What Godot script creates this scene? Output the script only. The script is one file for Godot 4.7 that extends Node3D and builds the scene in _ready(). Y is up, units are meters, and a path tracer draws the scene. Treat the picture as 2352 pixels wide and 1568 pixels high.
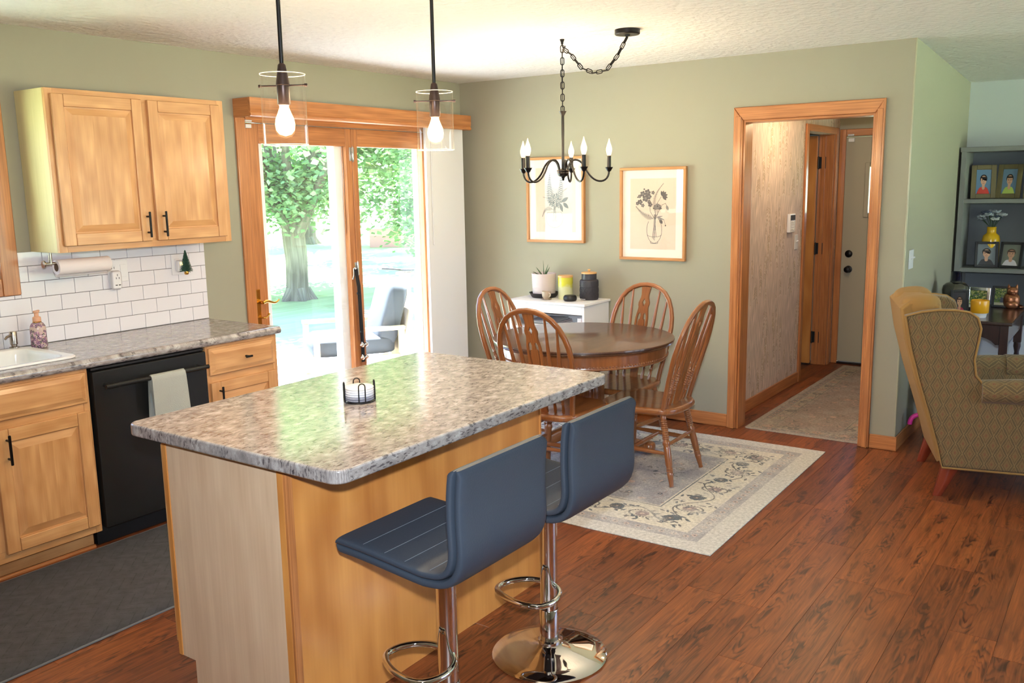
extends Node3D
# A kitchen with an island, a dining corner, a hallway and a living-room corner.
# x runs along the back wall, z towards the viewer, y up, metres.

const CEIL := 2.44
const WX := 3.32          # outer corner of the hallway block

class MB:
	# collects triangles for one mesh
	var v := PackedVector3Array()
	var n := PackedVector3Array()
	var t := PackedVector2Array()
	var ix := PackedInt32Array()
	var T := Transform3D.IDENTITY
	var uvo := Vector2.ZERO
	var uvs := 1.0

	func at(p: Vector3, rot := Vector3.ZERO) -> MB:
		T = Transform3D(Basis.from_euler(rot), p)
		return self

	func add(p: Vector3, nn: Vector3, uv := Vector2.ZERO) -> int:
		v.append(T * p)
		n.append((T.basis * nn).normalized())
		t.append(uv * uvs + uvo)
		return v.size() - 1

	func tri(a: int, b: int, c: int) -> void:
		var g := (v[b] - v[a]).cross(v[c] - v[a])
		if g.length_squared() < 1e-18:
			return
		if g.dot(n[a] + n[b] + n[c]) > 0.0:
			ix.append(a); ix.append(c); ix.append(b)
		else:
			ix.append(a); ix.append(b); ix.append(c)

	func face(pts: Array, nn: Vector3, uv: Array = []) -> void:
		var f := v.size()
		for i in pts.size():
			add(pts[i], nn, uv[i] if uv.size() else Vector2.ZERO)
		for i in range(1, pts.size() - 1):
			tri(f, f + i, f + i + 1)

	static func guv(p: Vector3, k: int, g: int) -> Vector2:
		# v follows the grain axis g where the face (normal axis k) holds it
		if k == g:
			return Vector2(p[(k + 1) % 3], p[(k + 2) % 3])
		var o := 3 - k - g
		return Vector2(p[o], p[g])

	func box(c: Vector3, s: Vector3, bev := 0.0, g := 1) -> MB:
		var h := s * 0.5
		var b := minf(bev, minf(h.x, minf(h.y, h.z)) * 0.9)
		var f := v.size()
		# vertex (corner, axis)
		for q in 8:
			var sg := Vector3(1 if q & 1 else -1, 1 if q & 2 else -1, 1 if q & 4 else -1)
			for k in 3:
				var p := Vector3.ZERO
				for a in 3:
					p[a] = sg[a] * (h[a] if a == k else h[a] - b)
				var nn := Vector3.ZERO
				nn[k] = sg[k]
				add(c + p, nn, guv(c + p, k, g))
		for k in 3:
			var a1 := 1 << ((k + 1) % 3)
			var a2 := 1 << ((k + 2) % 3)
			for s2 in 2:
				var o := (1 << k) * s2
				var i0 := f + o * 3 + k
				var i1 := f + (o + a1) * 3 + k
				var i2 := f + (o + a1 + a2) * 3 + k
				var i3 := f + (o + a2) * 3 + k
				tri(i0, i1, i2); tri(i0, i2, i3)
		if b > 0.0:
			for k in 3:
				var a1 := (k + 1) % 3
				var a2 := (k + 2) % 3
				for s1 in 2:
					for s2 in 2:
						var o := (1 << a1) * s1 + (1 << a2) * s2
						var o2 := o + (1 << k)
						tri(f + o * 3 + a1, f + o2 * 3 + a1, f + o2 * 3 + a2)
						tri(f + o * 3 + a1, f + o2 * 3 + a2, f + o * 3 + a2)
			for q in 8:
				tri(f + q * 3, f + q * 3 + 1, f + q * 3 + 2)
		return self

	# box given by two corners
	func bb(a: Vector3, b: Vector3, bev := 0.0, g := 1) -> MB:
		return box((a + b) * 0.5, (b - a).abs(), bev, g)

	# profile of (radius, height) turned round y
	func lathe(pr: Array, seg := 24, arc := TAU, crease := 0.75) -> MB:
		var m := pr.size()
		var ds := []
		for i in m - 1:
			var d: Vector2 = pr[i + 1] - pr[i]
			ds.append(Vector2(d.y, -d.x).normalized())
		var len := 0.0
		for i in m - 1:
			if (pr[i] - pr[i + 1]).length() < 1e-7:
				continue
			var na: Vector2 = ds[i]
			var nb: Vector2 = ds[i]
			if i > 0 and ds[i].dot(ds[i - 1]) > crease:
				na = (ds[i] + ds[i - 1]).normalized()
			if i < m - 2 and ds[i].dot(ds[i + 1]) > crease:
				nb = (ds[i] + ds[i + 1]).normalized()
			var f := v.size()
			var l2: float = len + (pr[i + 1] - pr[i]).length()
			for j in seg + 1:
				var a := arc * j / seg
				var c := cos(a)
				var s := sin(a)
				add(Vector3(pr[i].x * c, pr[i].y, pr[i].x * s), Vector3(na.x * c, na.y, na.x * s), Vector2(a * 0.08, len))
				add(Vector3(pr[i + 1].x * c, pr[i + 1].y, pr[i + 1].x * s), Vector3(nb.x * c, nb.y, nb.x * s), Vector2(a * 0.08, l2))
			for j in seg:
				var q := f + j * 2
				tri(q, q + 1, q + 3); tri(q, q + 3, q + 2)
			len = l2
		return self

	# round tube along points; r is a number or an array
	func tube(pts: Array, r, seg := 10, closed := false, caps := true) -> MB:
		var sec := PackedVector2Array()
		for j in seg:
			var a := TAU * j / seg
			sec.append(Vector2(cos(a), sin(a)))
		return sweep(pts, sec, r, Vector3.ZERO, closed, caps)

	# section (2D, convex, unit) swept along points with scale r; up fixes the frame
	func sweep(pts: Array, sec: PackedVector2Array, r = 1.0, up := Vector3.ZERO, closed := false, caps := true) -> MB:
		var m := pts.size()
		var k := sec.size()
		var sn := []
		for j in k:
			var e: Vector2 = sec[(j + 1) % k] - sec[(j + k - 1) % k]
			sn.append(Vector2(e.y, -e.x).normalized())
		var f := v.size()
		var prev := up
		var len := 0.0
		var first := Vector3.ZERO
		var count := m + 1 if closed else m
		for q in count:
			var i := q % m
			var d: Vector3
			if closed:
				d = (pts[(i + 1) % m] - pts[(i + m - 1) % m]).normalized()
			else:
				d = (pts[mini(i + 1, m - 1)] - pts[maxi(i - 1, 0)]).normalized()
			if prev == Vector3.ZERO:
				prev = Vector3.UP if absf(d.y) < 0.9 else Vector3.RIGHT
			var b1 := d.cross(prev if up == Vector3.ZERO else up).normalized()
			var b2 := b1.cross(d).normalized()
			if up == Vector3.ZERO:
				prev = b2
			if q > 0:
				len += (pts[i] - pts[(i + m - 1) % m]).length()
			var rv = r if (r is float or r is int) else r[i]
			var rr := Vector2(rv, rv) if not rv is Vector2 else rv as Vector2
			for j in k + 1:
				var jj := j % k
				add(pts[i] + b1 * sec[jj].x * rr.x + b2 * sec[jj].y * rr.y, b1 * sn[jj].x + b2 * sn[jj].y, Vector2(float(j) / k * 0.25, len))
		for q in count - 1:
			for j in k:
				var a := f + q * (k + 1) + j
				tri(a, a + 1, a + k + 2); tri(a, a + k + 2, a + k + 1)
		if caps and not closed:
			for e in 2:
				var i := 0 if e == 0 else m - 1
				var dd: Vector3 = (pts[0] - pts[1]).normalized() if e == 0 else (pts[m - 1] - pts[m - 2]).normalized()
				var o := f + (0 if e == 0 else (m - 1) * (k + 1))
				var g := v.size()
				for j in k:
					v.append(v[o + j]); n.append((T.basis * dd).normalized()); t.append(t[o + j])
				for j in range(1, k - 1):
					tri(g, g + j, g + j + 1)
		return self

	# polygon in the local xy plane extruded from z0 to z1
	func prism(poly: PackedVector2Array, z0: float, z1: float, bev := 0.0, skip_x0 := false) -> MB:
		var pg := poly
		if Geometry2D.is_polygon_clockwise(pg):
			pg = poly.duplicate(); pg.reverse()
		var m := pg.size()
		var tr := Geometry2D.triangulate_polygon(pg)
		var inn := pg
		if bev > 0.0:
			inn = inset(pg, bev)
		for e in 2:
			var z := z0 if e == 0 else z1
			var f := v.size()
			for p in inn:
				add(Vector3(p.x, p.y, z), Vector3(0, 0, -1 if e == 0 else 1), p)
			for i in range(0, tr.size(), 3):
				tri(f + tr[i], f + tr[i + 1], f + tr[i + 2])
		var en := []
		for i in m:
			var d: Vector2 = pg[(i + 1) % m] - pg[i]
			en.append(Vector2(d.y, -d.x).normalized())
		var zs := [z0 + bev, z1 - bev]
		for i in m:
			var j := (i + 1) % m
			if skip_x0 and absf(pg[i].x) < 1e-5 and absf(pg[j].x) < 1e-5:
				continue
			var na: Vector2 = en[i]
			var nb: Vector2 = en[i]
			if en[i].dot(en[(i + m - 1) % m]) > 0.7:
				na = (en[i] + en[(i + m - 1) % m]).normalized()
			if en[i].dot(en[j]) > 0.7:
				nb = (en[i] + en[j]).normalized()
			var a3 := Vector3(na.x, na.y, 0)
			var b3 := Vector3(nb.x, nb.y, 0)
			var f := v.size()
			for z in zs:
				add(Vector3(pg[i].x, pg[i].y, z), a3, Vector2(pg[i].x + z, pg[i].y))
				add(Vector3(pg[j].x, pg[j].y, z), b3, Vector2(pg[j].x + z, pg[j].y))
			tri(f, f + 1, f + 3); tri(f, f + 3, f + 2)
			if bev > 0.0:
				for e in 2:
					var z: float = z0 if e == 0 else z1
					var zn := Vector3(0, 0, -1 if e == 0 else 1)
					var q := v.size()
					add(Vector3(pg[i].x, pg[i].y, zs[e]), a3, Vector2(pg[i].x, pg[i].y))
					add(Vector3(pg[j].x, pg[j].y, zs[e]), b3, Vector2(pg[j].x, pg[j].y))
					add(Vector3(inn[j].x, inn[j].y, z), zn, Vector2(inn[j].x, inn[j].y))
					add(Vector3(inn[i].x, inn[i].y, z), zn, Vector2(inn[i].x, inn[i].y))
					tri(q, q + 1, q + 2); tri(q, q + 2, q + 3)
		return self

	static func inset(pg: PackedVector2Array, d: float) -> PackedVector2Array:
		var o := PackedVector2Array()
		var m := pg.size()
		for i in m:
			var a: Vector2 = (pg[i] - pg[(i + m - 1) % m]).normalized()
			var b: Vector2 = (pg[(i + 1) % m] - pg[i]).normalized()
			var na := Vector2(-a.y, a.x)
			var nb := Vector2(-b.y, b.x)
			var s := na + nb
			var l := s.length_squared()
			o.append(pg[i] + (s * (2.0 * d / l) if l > 0.4 else na * d))
		return o

	# outline in the xz plane, built as a slab from y0 to y1 with rounded rims
	func slab(out: PackedVector2Array, y0: float, y1: float, r: float, steps := 3, bulge := 0.0) -> MB:
		var pg := out
		if Geometry2D.is_polygon_clockwise(pg):
			pg = out.duplicate(); pg.reverse()
		var m := pg.size()
		var rings := []
		var rr := minf(r, (y1 - y0) * 0.5)
		for s in steps + 1:
			var a := PI * 0.5 * s / steps
			rings.append([rr * (1.0 - sin(a)), y0 + rr * (1.0 - cos(a)), -cos(a), sin(a)])
		for s in steps + 1:
			var a := PI * 0.5 * s / steps
			rings.append([rr * (1.0 - cos(a)), y1 - rr * (1.0 - sin(a)), sin(a), cos(a)])
		var f := v.size()
		var on := []
		for i in m:
			var d: Vector2 = (pg[(i + 1) % m] - pg[(i + m - 1) % m]).normalized()
			on.append(Vector2(d.y, -d.x))
		for g in rings:
			var ins := inset(pg, g[0])
			for i in m:
				add(Vector3(ins[i].x, g[1], ins[i].y), Vector3(on[i].x * g[3], g[2], on[i].y * g[3]), Vector2(ins[i].x + on[i].x * g[1], ins[i].y + on[i].y * g[1]))
		for g in rings.size() - 1:
			for i in m:
				var j := (i + 1) % m
				var a := f + g * m
				tri(a + i, a + j, a + m + j); tri(a + i, a + m + j, a + m + i)
		for e in 2:
			var g: Array = rings[0] if e == 0 else rings[rings.size() - 1]
			var ins := inset(pg, g[0])
			var nn := Vector3(0, -1 if e == 0 else 1, 0)
			var q := v.size()
			if bulge != 0.0 and e == 1:
				var cen := Vector2.ZERO
				for p in ins:
					cen += p / m
				for w in 6:
					var k := float(w) / 6.0
					for i in m:
						var p2: Vector2 = ins[i].lerp(cen, k)
						var slope: float = bulge * 2.0 * (1.0 - k)
						var dirv: Vector2 = (ins[i] - cen).normalized()
						add(Vector3(p2.x, g[1] + bulge * (1.0 - (1.0 - k) * (1.0 - k)), p2.y), Vector3(dirv.x * slope * 4.0, 1, dirv.y * slope * 4.0), p2)
				var top := add(Vector3(cen.x, g[1] + bulge, cen.y), nn, cen)
				for w in 5:
					for i in m:
						var j := (i + 1) % m
						var a := q + w * m
						tri(a + i, a + j, a + m + j); tri(a + i, a + m + j, a + m + i)
				for i in m:
					tri(q + 5 * m + i, q + 5 * m + (i + 1) % m, top)
				continue
			for p in ins:
				add(Vector3(p.x, g[1], p.y), nn, p)
			var tr := Geometry2D.triangulate_polygon(ins)
			for i in range(0, tr.size(), 3):
				tri(q + tr[i], q + tr[i + 1], q + tr[i + 2])
		return self

	# soft box: superellipsoid with half sizes h and squareness e (1 = ellipsoid, small = box)
	func pillow(c: Vector3, h: Vector3, e := 0.35, nu := 28, nv := 16) -> MB:
		var f := v.size()
		for i in nv + 1:
			var a := -PI / 2 + PI * i / nv
			for j in nu + 1:
				var b := TAU * j / nu
				var q := Vector3(sp(cos(a), e) * sp(cos(b), e), sp(sin(a), e), sp(cos(a), e) * sp(sin(b), e))
				var nn := Vector3(sp(cos(a), 2.0 - e) * sp(cos(b), 2.0 - e) / h.x, sp(sin(a), 2.0 - e) / h.y, sp(cos(a), 2.0 - e) * sp(sin(b), 2.0 - e) / h.z)
				var pp := c + q * h
				var uv := Vector2(pp.x, pp.z) if absf(q.y) > maxf(absf(q.x), absf(q.z)) else (Vector2(pp.z, pp.y) if absf(q.x) > absf(q.z) else Vector2(pp.x, pp.y))
				add(pp, nn.normalized() if nn.length() > 1e-9 else Vector3(0, signf(a), 0), uv)
		for i in nv:
			for j in nu:
				var a := f + i * (nu + 1) + j
				tri(a, a + 1, a + nu + 2); tri(a, a + nu + 2, a + nu + 1)
		return self

	static func sp(x: float, e: float) -> float:
		return signf(x) * pow(absf(x), e)

	# rings of equal length joined into a smooth skin; caps close the ends
	func loft(rings: Array, cap0 := true, cap1 := true, closed_ring := true) -> MB:
		var m: int = rings[0].size()
		var k := rings.size()
		var f := v.size()
		var cen := Vector3.ZERO
		for g in k:
			for i in m:
				var i0 := (i + m - 1) % m if closed_ring else maxi(i - 1, 0)
				var i1 := (i + 1) % m if closed_ring else mini(i + 1, m - 1)
				var du: Vector3 = rings[g][i1] - rings[g][i0]
				var dv: Vector3 = rings[mini(g + 1, k - 1)][i] - rings[maxi(g - 1, 0)][i]
				var nn := du.cross(dv)
				var p: Vector3 = rings[g][i]
				var uv := Vector2(p.x, p.z)
				if absf(nn.y) < maxf(absf(nn.x), absf(nn.z)):
					uv = Vector2(p.z, p.y) if absf(nn.x) > absf(nn.z) else Vector2(p.x, p.y)
				add(p, nn, uv)
		var last := m if closed_ring else m - 1
		for g in k - 1:
			for i in last:
				var a := f + g * m + i
				var b := f + g * m + (i + 1) % m
				tri(a, b, b + m); tri(a, b + m, a + m)
		for e in 2:
			if (e == 0 and not cap0) or (e == 1 and not cap1):
				continue
			var rg: Array = rings[0] if e == 0 else rings[k - 1]
			var c := Vector3.ZERO
			for p in rg:
				c += p / m
			var nx: Vector3 = rings[1][0] - rings[0][0] if e == 0 else rings[k - 1][0] - rings[k - 2][0]
			var nn := Vector3.ZERO
			for i in m:
				nn += (rg[i] - c).cross(rg[(i + 1) % m] - c)
			nn = nn.normalized()
			var cc := Vector3.ZERO
			for p in (rings[1] if e == 0 else rings[k - 2]):
				cc += p / m
			if nn.dot(c - cc) < 0.0:
				nn = -nn
			var q := v.size()
			for p in rg:
				add(p, nn, Vector2(p.x, p.z))
			var ci := add(c, nn, Vector2(c.x, c.z))
			for i in m:
				tri(q + i, q + (i + 1) % m, ci)
		return self

	func ball(c: Vector3, r: float, nu := 12, nv := 8) -> MB:
		return pillow(c, Vector3(r, r, r), 1.0, nu, nv)

	func mesh() -> ArrayMesh:
		var a := []
		a.resize(Mesh.ARRAY_MAX)
		a[Mesh.ARRAY_VERTEX] = v
		a[Mesh.ARRAY_NORMAL] = n
		a[Mesh.ARRAY_TEX_UV] = t
		a[Mesh.ARRAY_INDEX] = ix
		var m := ArrayMesh.new()
		m.add_surface_from_arrays(Mesh.PRIMITIVE_TRIANGLES, a)
		return m

var taken := {}
var mats := {}

func V(x, y, z) -> Vector3:
	return Vector3(x, y, z)

func numbered(called: String) -> String:
	var k: int = taken.get(called, 0)
	taken[called] = k + 1
	return called if k == 0 else "%s_%03d" % [called, k]

func thing(called: String, label: String, category: String, where := Vector3.ZERO, turn := 0.0, group := "") -> Node3D:
	var o := Node3D.new()
	o.name = numbered(called)
	add_child(o)
	o.position = where
	o.rotation.y = turn
	tag(o, label, category, group)
	return o

func tag(o: Node, label := "", category := "", group := "", kind := "") -> Node:
	if label: o.set_meta("label", label)
	if category: o.set_meta("category", category)
	if group: o.set_meta("group", group)
	if kind: o.set_meta("kind", kind)
	return o

func part(parent: Node, called: String, b, m: Material, label := "") -> MeshInstance3D:
	var o := MeshInstance3D.new()
	o.mesh = b.mesh() if b is MB else b
	o.material_override = m
	o.name = called
	o.cast_shadow = GeometryInstance3D.SHADOW_CASTING_SETTING_ON
	parent.add_child(o, true)
	if label: o.set_meta("label", label)
	return o

func single(called: String, b, m: Material, label: String, category: String, group := "") -> MeshInstance3D:
	var o := part(self, numbered(called), b, m)
	tag(o, label, category, group)
	return o

func struct_(called: String, b, m: Material, label := "") -> MeshInstance3D:
	var o := part(self, numbered(called), b, m)
	o.set_meta("kind", "structure")
	if label: o.set_meta("label", label)
	return o

func struct_root(called: String, label := "") -> Node3D:
	var o := Node3D.new()
	o.name = numbered(called)
	add_child(o)
	o.set_meta("kind", "structure")
	if label: o.set_meta("label", label)
	return o

func col(r: int, g: int, b: int) -> Color:
	return Color(r / 255.0, g / 255.0, b / 255.0)

func mat(c: Color, rough := 0.6, metal := 0.0) -> StandardMaterial3D:
	var m := StandardMaterial3D.new()
	m.albedo_color = c
	m.roughness = rough
	m.metallic = metal
	return m

func tmat(tex: Texture2D, rough := 0.5, scale := Vector3.ONE, tint := Color.WHITE) -> StandardMaterial3D:
	var m := mat(tint, rough)
	m.albedo_texture = tex
	m.uv1_scale = scale
	return m

func varnish(m: StandardMaterial3D, amount := 0.6, rough := 0.12) -> StandardMaterial3D:
	m.clearcoat_enabled = true
	m.clearcoat = amount
	m.clearcoat_roughness = rough
	return m

# rounded rectangle outline round (cx, cz)
func rrect(cx: float, cz: float, w: float, d: float, r: float, seg := 5) -> PackedVector2Array:
	var o := PackedVector2Array()
	for q in 4:
		var sx := [1, -1, -1, 1][q] as float
		var sz := [1, 1, -1, -1][q] as float
		for j in seg + 1:
			var a := PI * 0.5 * (q + float(j) / seg)
			o.append(Vector2(cx + sx * (w * 0.5 - r) + r * cos(a), cz + sz * (d * 0.5 - r) + r * sin(a)))
	return o

func lift(o: PackedVector2Array, y: float) -> Array:
	var a := []
	for p in o:
		a.append(Vector3(p.x, y, p.y))
	return a

func bez(a: Vector3, b: Vector3, c: Vector3, d: Vector3, n := 12) -> Array:
	var o := []
	for i in n + 1:
		o.append(a.bezier_interpolate(b, c, d, float(i) / n))
	return o

# ---------------------------------------------------------------- textures
func noise(sd: int, freq: float, oct := 3, kind := FastNoiseLite.TYPE_SIMPLEX_SMOOTH) -> FastNoiseLite:
	var f := FastNoiseLite.new()
	f.seed = sd
	f.noise_type = kind
	f.frequency = freq
	f.fractal_octaves = oct
	return f

# grey noise bytes, stretched along y
func nb(w: int, h: int, sd: int, freq: float, oct := 3, stretch := 1) -> PackedByteArray:
	var im := noise(sd, freq, oct).get_seamless_image(w, maxi(4, h / stretch))
	im.convert(Image.FORMAT_L8)
	if stretch > 1:
		im.resize(w, h, Image.INTERPOLATE_CUBIC)
	return im.get_data()

func from_bytes(w: int, h: int, d: PackedByteArray) -> ImageTexture:
	var im := Image.create_from_data(w, h, false, Image.FORMAT_RGB8, d)
	return ImageTexture.create_from_image(im)

func wood_tex(sd: int, dark: Color, light: Color, fine := 0.5, broad := 0.6, blotch := 0.4, w := 512, h := 512) -> ImageTexture:
	var a := nb(w, h, sd, 0.12, 3, 32)
	var b := nb(w, h, sd + 1, 0.03, 3, 8)
	var c := nb(w, h, sd + 2, 0.012, 2, 2)
	var d := PackedByteArray()
	d.resize(w * h * 3)
	for i in w * h:
		var q := clampf(0.5 + (fine * (a[i] - 128) + broad * (b[i] - 128) + blotch * (c[i] - 128)) / 256.0, 0.0, 1.0)
		d[i * 3] = int(255.0 * lerpf(dark.r, light.r, q))
		d[i * 3 + 1] = int(255.0 * lerpf(dark.g, light.g, q))
		d[i * 3 + 2] = int(255.0 * lerpf(dark.b, light.b, q))
	return from_bytes(w, h, d)

# six floor boards side by side, each with its own cathedral grain
func floor_tex() -> ImageTexture:
	var w := 1020
	var h := 1024
	var a := nb(w, h, 41, 0.10, 3, 32)
	var b := nb(w, h, 42, 0.012, 2, 3)
	var c := nb(w, h, 43, 0.05, 2, 16)
	var e := nb(w, h, 44, 0.016, 3, 4)
	var d := PackedByteArray()
	d.resize(w * h * 3)
	var dark := col(62, 29, 17)
	var light := col(172, 94, 47)
	var offs := [0.52, 0.35, 0.6, 0.25, 0.7, 0.45]
	var tone := [0.0, -0.09, 0.06, -0.04, 0.09, -0.13]
	for y in h:
		for x in w:
			var i := y * w + x
			var k := x / 170
			var u: float = (x % 170) / 170.0 - offs[k]
			var vv := float(y) / h
			var wob := (b[i] - 128) / 128.0
			var saw := absf(2.0 * fposmod(vv + k * 0.31, 1.0) - 1.0)
			var ring := u * u * (22.0 + 6.0 * sin(k * 2.1)) + saw * (5.0 + 1.5 * cos(k * 1.7)) + wob * 1.5 + (c[i] - 128) / 260.0
			var fr := fposmod(ring, 1.0)
			var line := smoothstep(0.35, 0.88, fr) * (1.0 - smoothstep(0.88, 1.0, fr))
			var heart := exp(-u * u * 18.0)
			var band := clampf(0.35 + (e[i] - 128) / 60.0, 0.0, 1.0)
			var q: float = 0.66 + tone[k] + (a[i] - 128) / 900.0 + (c[i] - 128) / 700.0 - line * (0.10 + 0.42 * heart * band) - 0.22 * smoothstep(150.0, 205.0, float(e[i]))
			q = clampf(q, 0.0, 1.0)
			d[i * 3] = int(255.0 * lerpf(dark.r, light.r, q))
			d[i * 3 + 1] = int(255.0 * lerpf(dark.g, light.g, q))
			d[i * 3 + 2] = int(255.0 * lerpf(dark.b, light.b, q))
	return from_bytes(w, h, d)

# stone-look laminate
func stone_tex() -> ImageTexture:
	var w := 1024
	var a := nb(w, w, 71, 0.022, 5, 2)
	var f := nb(w, w, 79, 0.006, 2, 1)
	var b := nb(w, w, 72, 0.010, 3, 1)
	var c := nb(w, w, 73, 0.06, 3, 3)
	var e := nb(w, w, 74, 0.16, 2, 1)
	var d := PackedByteArray()
	d.resize(w * w * 3)
	var cs := [col(70, 63, 64), col(130, 122, 121), col(166, 158, 154), col(206, 203, 203)]
	for i in w * w:
		var q := 1.78 + (a[i] - 128) / 175.0 + (b[i] - 128) / 210.0 + (e[i] - 128) / 300.0
		var sp := smoothstep(152.0, 186.0, float(c[i])) * smoothstep(60.0, 130.0, float(f[i]))
		q -= sp * 1.15
		q = clampf(q, 0.0, 2.999)
		var k := int(q)
		var cc: Color = cs[k].lerp(cs[k + 1], q - k)
		d[i * 3] = int(255.0 * cc.r)
		d[i * 3 + 1] = int(255.0 * cc.g)
		d[i * 3 + 2] = int(255.0 * cc.b)
	return from_bytes(w, w, d)

# raster brushes
func disc(im: Image, x: float, y: float, r: float, c: Color) -> void:
	var y0 := int(ceil(y - r))
	for yy in range(y0, int(floor(y + r)) + 1):
		var hw := sqrt(maxf(0.0, r * r - (yy - y) * (yy - y)))
		im.fill_rect(Rect2i(int(round(x - hw)), yy, maxi(1, int(round(2.0 * hw))), 1), c)

func stroke(im: Image, pts: Array, r: float, c: Color) -> void:
	for i in pts.size() - 1:
		var l: float = (pts[i + 1] - pts[i]).length()
		var k := maxi(1, int(l / maxf(0.7, r * 0.6)))
		for j in k + 1:
			var p: Vector2 = pts[i].lerp(pts[i + 1], float(j) / k)
			disc(im, p.x, p.y, r, c)

func leaf(im: Image, p: Vector2, ang: float, l: float, w: float, c: Color) -> void:
	var d := Vector2(cos(ang), sin(ang))
	var k := maxi(3, int(l / 1.2))
	for j in k + 1:
		var s := float(j) / k
		var q := p + d * l * s
		disc(im, q.x, q.y, maxf(0.6, w * sin(PI * pow(s, 0.8))), c)

func blossom(im: Image, p: Vector2, r: float, petals: int, c: Color, core: Color) -> void:
	for k in petals:
		var a := TAU * k / petals
		disc(im, p.x + cos(a) * r * 0.6, p.y + sin(a) * r * 0.6, r * 0.36, c)
	disc(im, p.x, p.y, r * 0.3, core)

func frond(im: Image, a: Vector2, b: Vector2, bend: float, l: float, c: Color, n := 16) -> void:
	var d := b - a
	var s := Vector2(-d.y, d.x).normalized()
	var pts := []
	for i in n + 1:
		var q := float(i) / n
		pts.append(a.lerp(b, q) + s * bend * sin(PI * q))
	stroke(im, pts, 1.1, c)
	for i in range(2, n + 1):
		var q := float(i) / n
		var dir: Vector2 = (pts[i] - pts[i - 1]).normalized()
		var ll := l * (1.08 - q) * smoothstep(0.0, 0.25, q)
		for sg in [-1, 1]:
			leaf(im, pts[i], dir.angle() + sg * 1.2, maxf(4.0, ll), maxf(1.0, l * 0.075), c)

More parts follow.
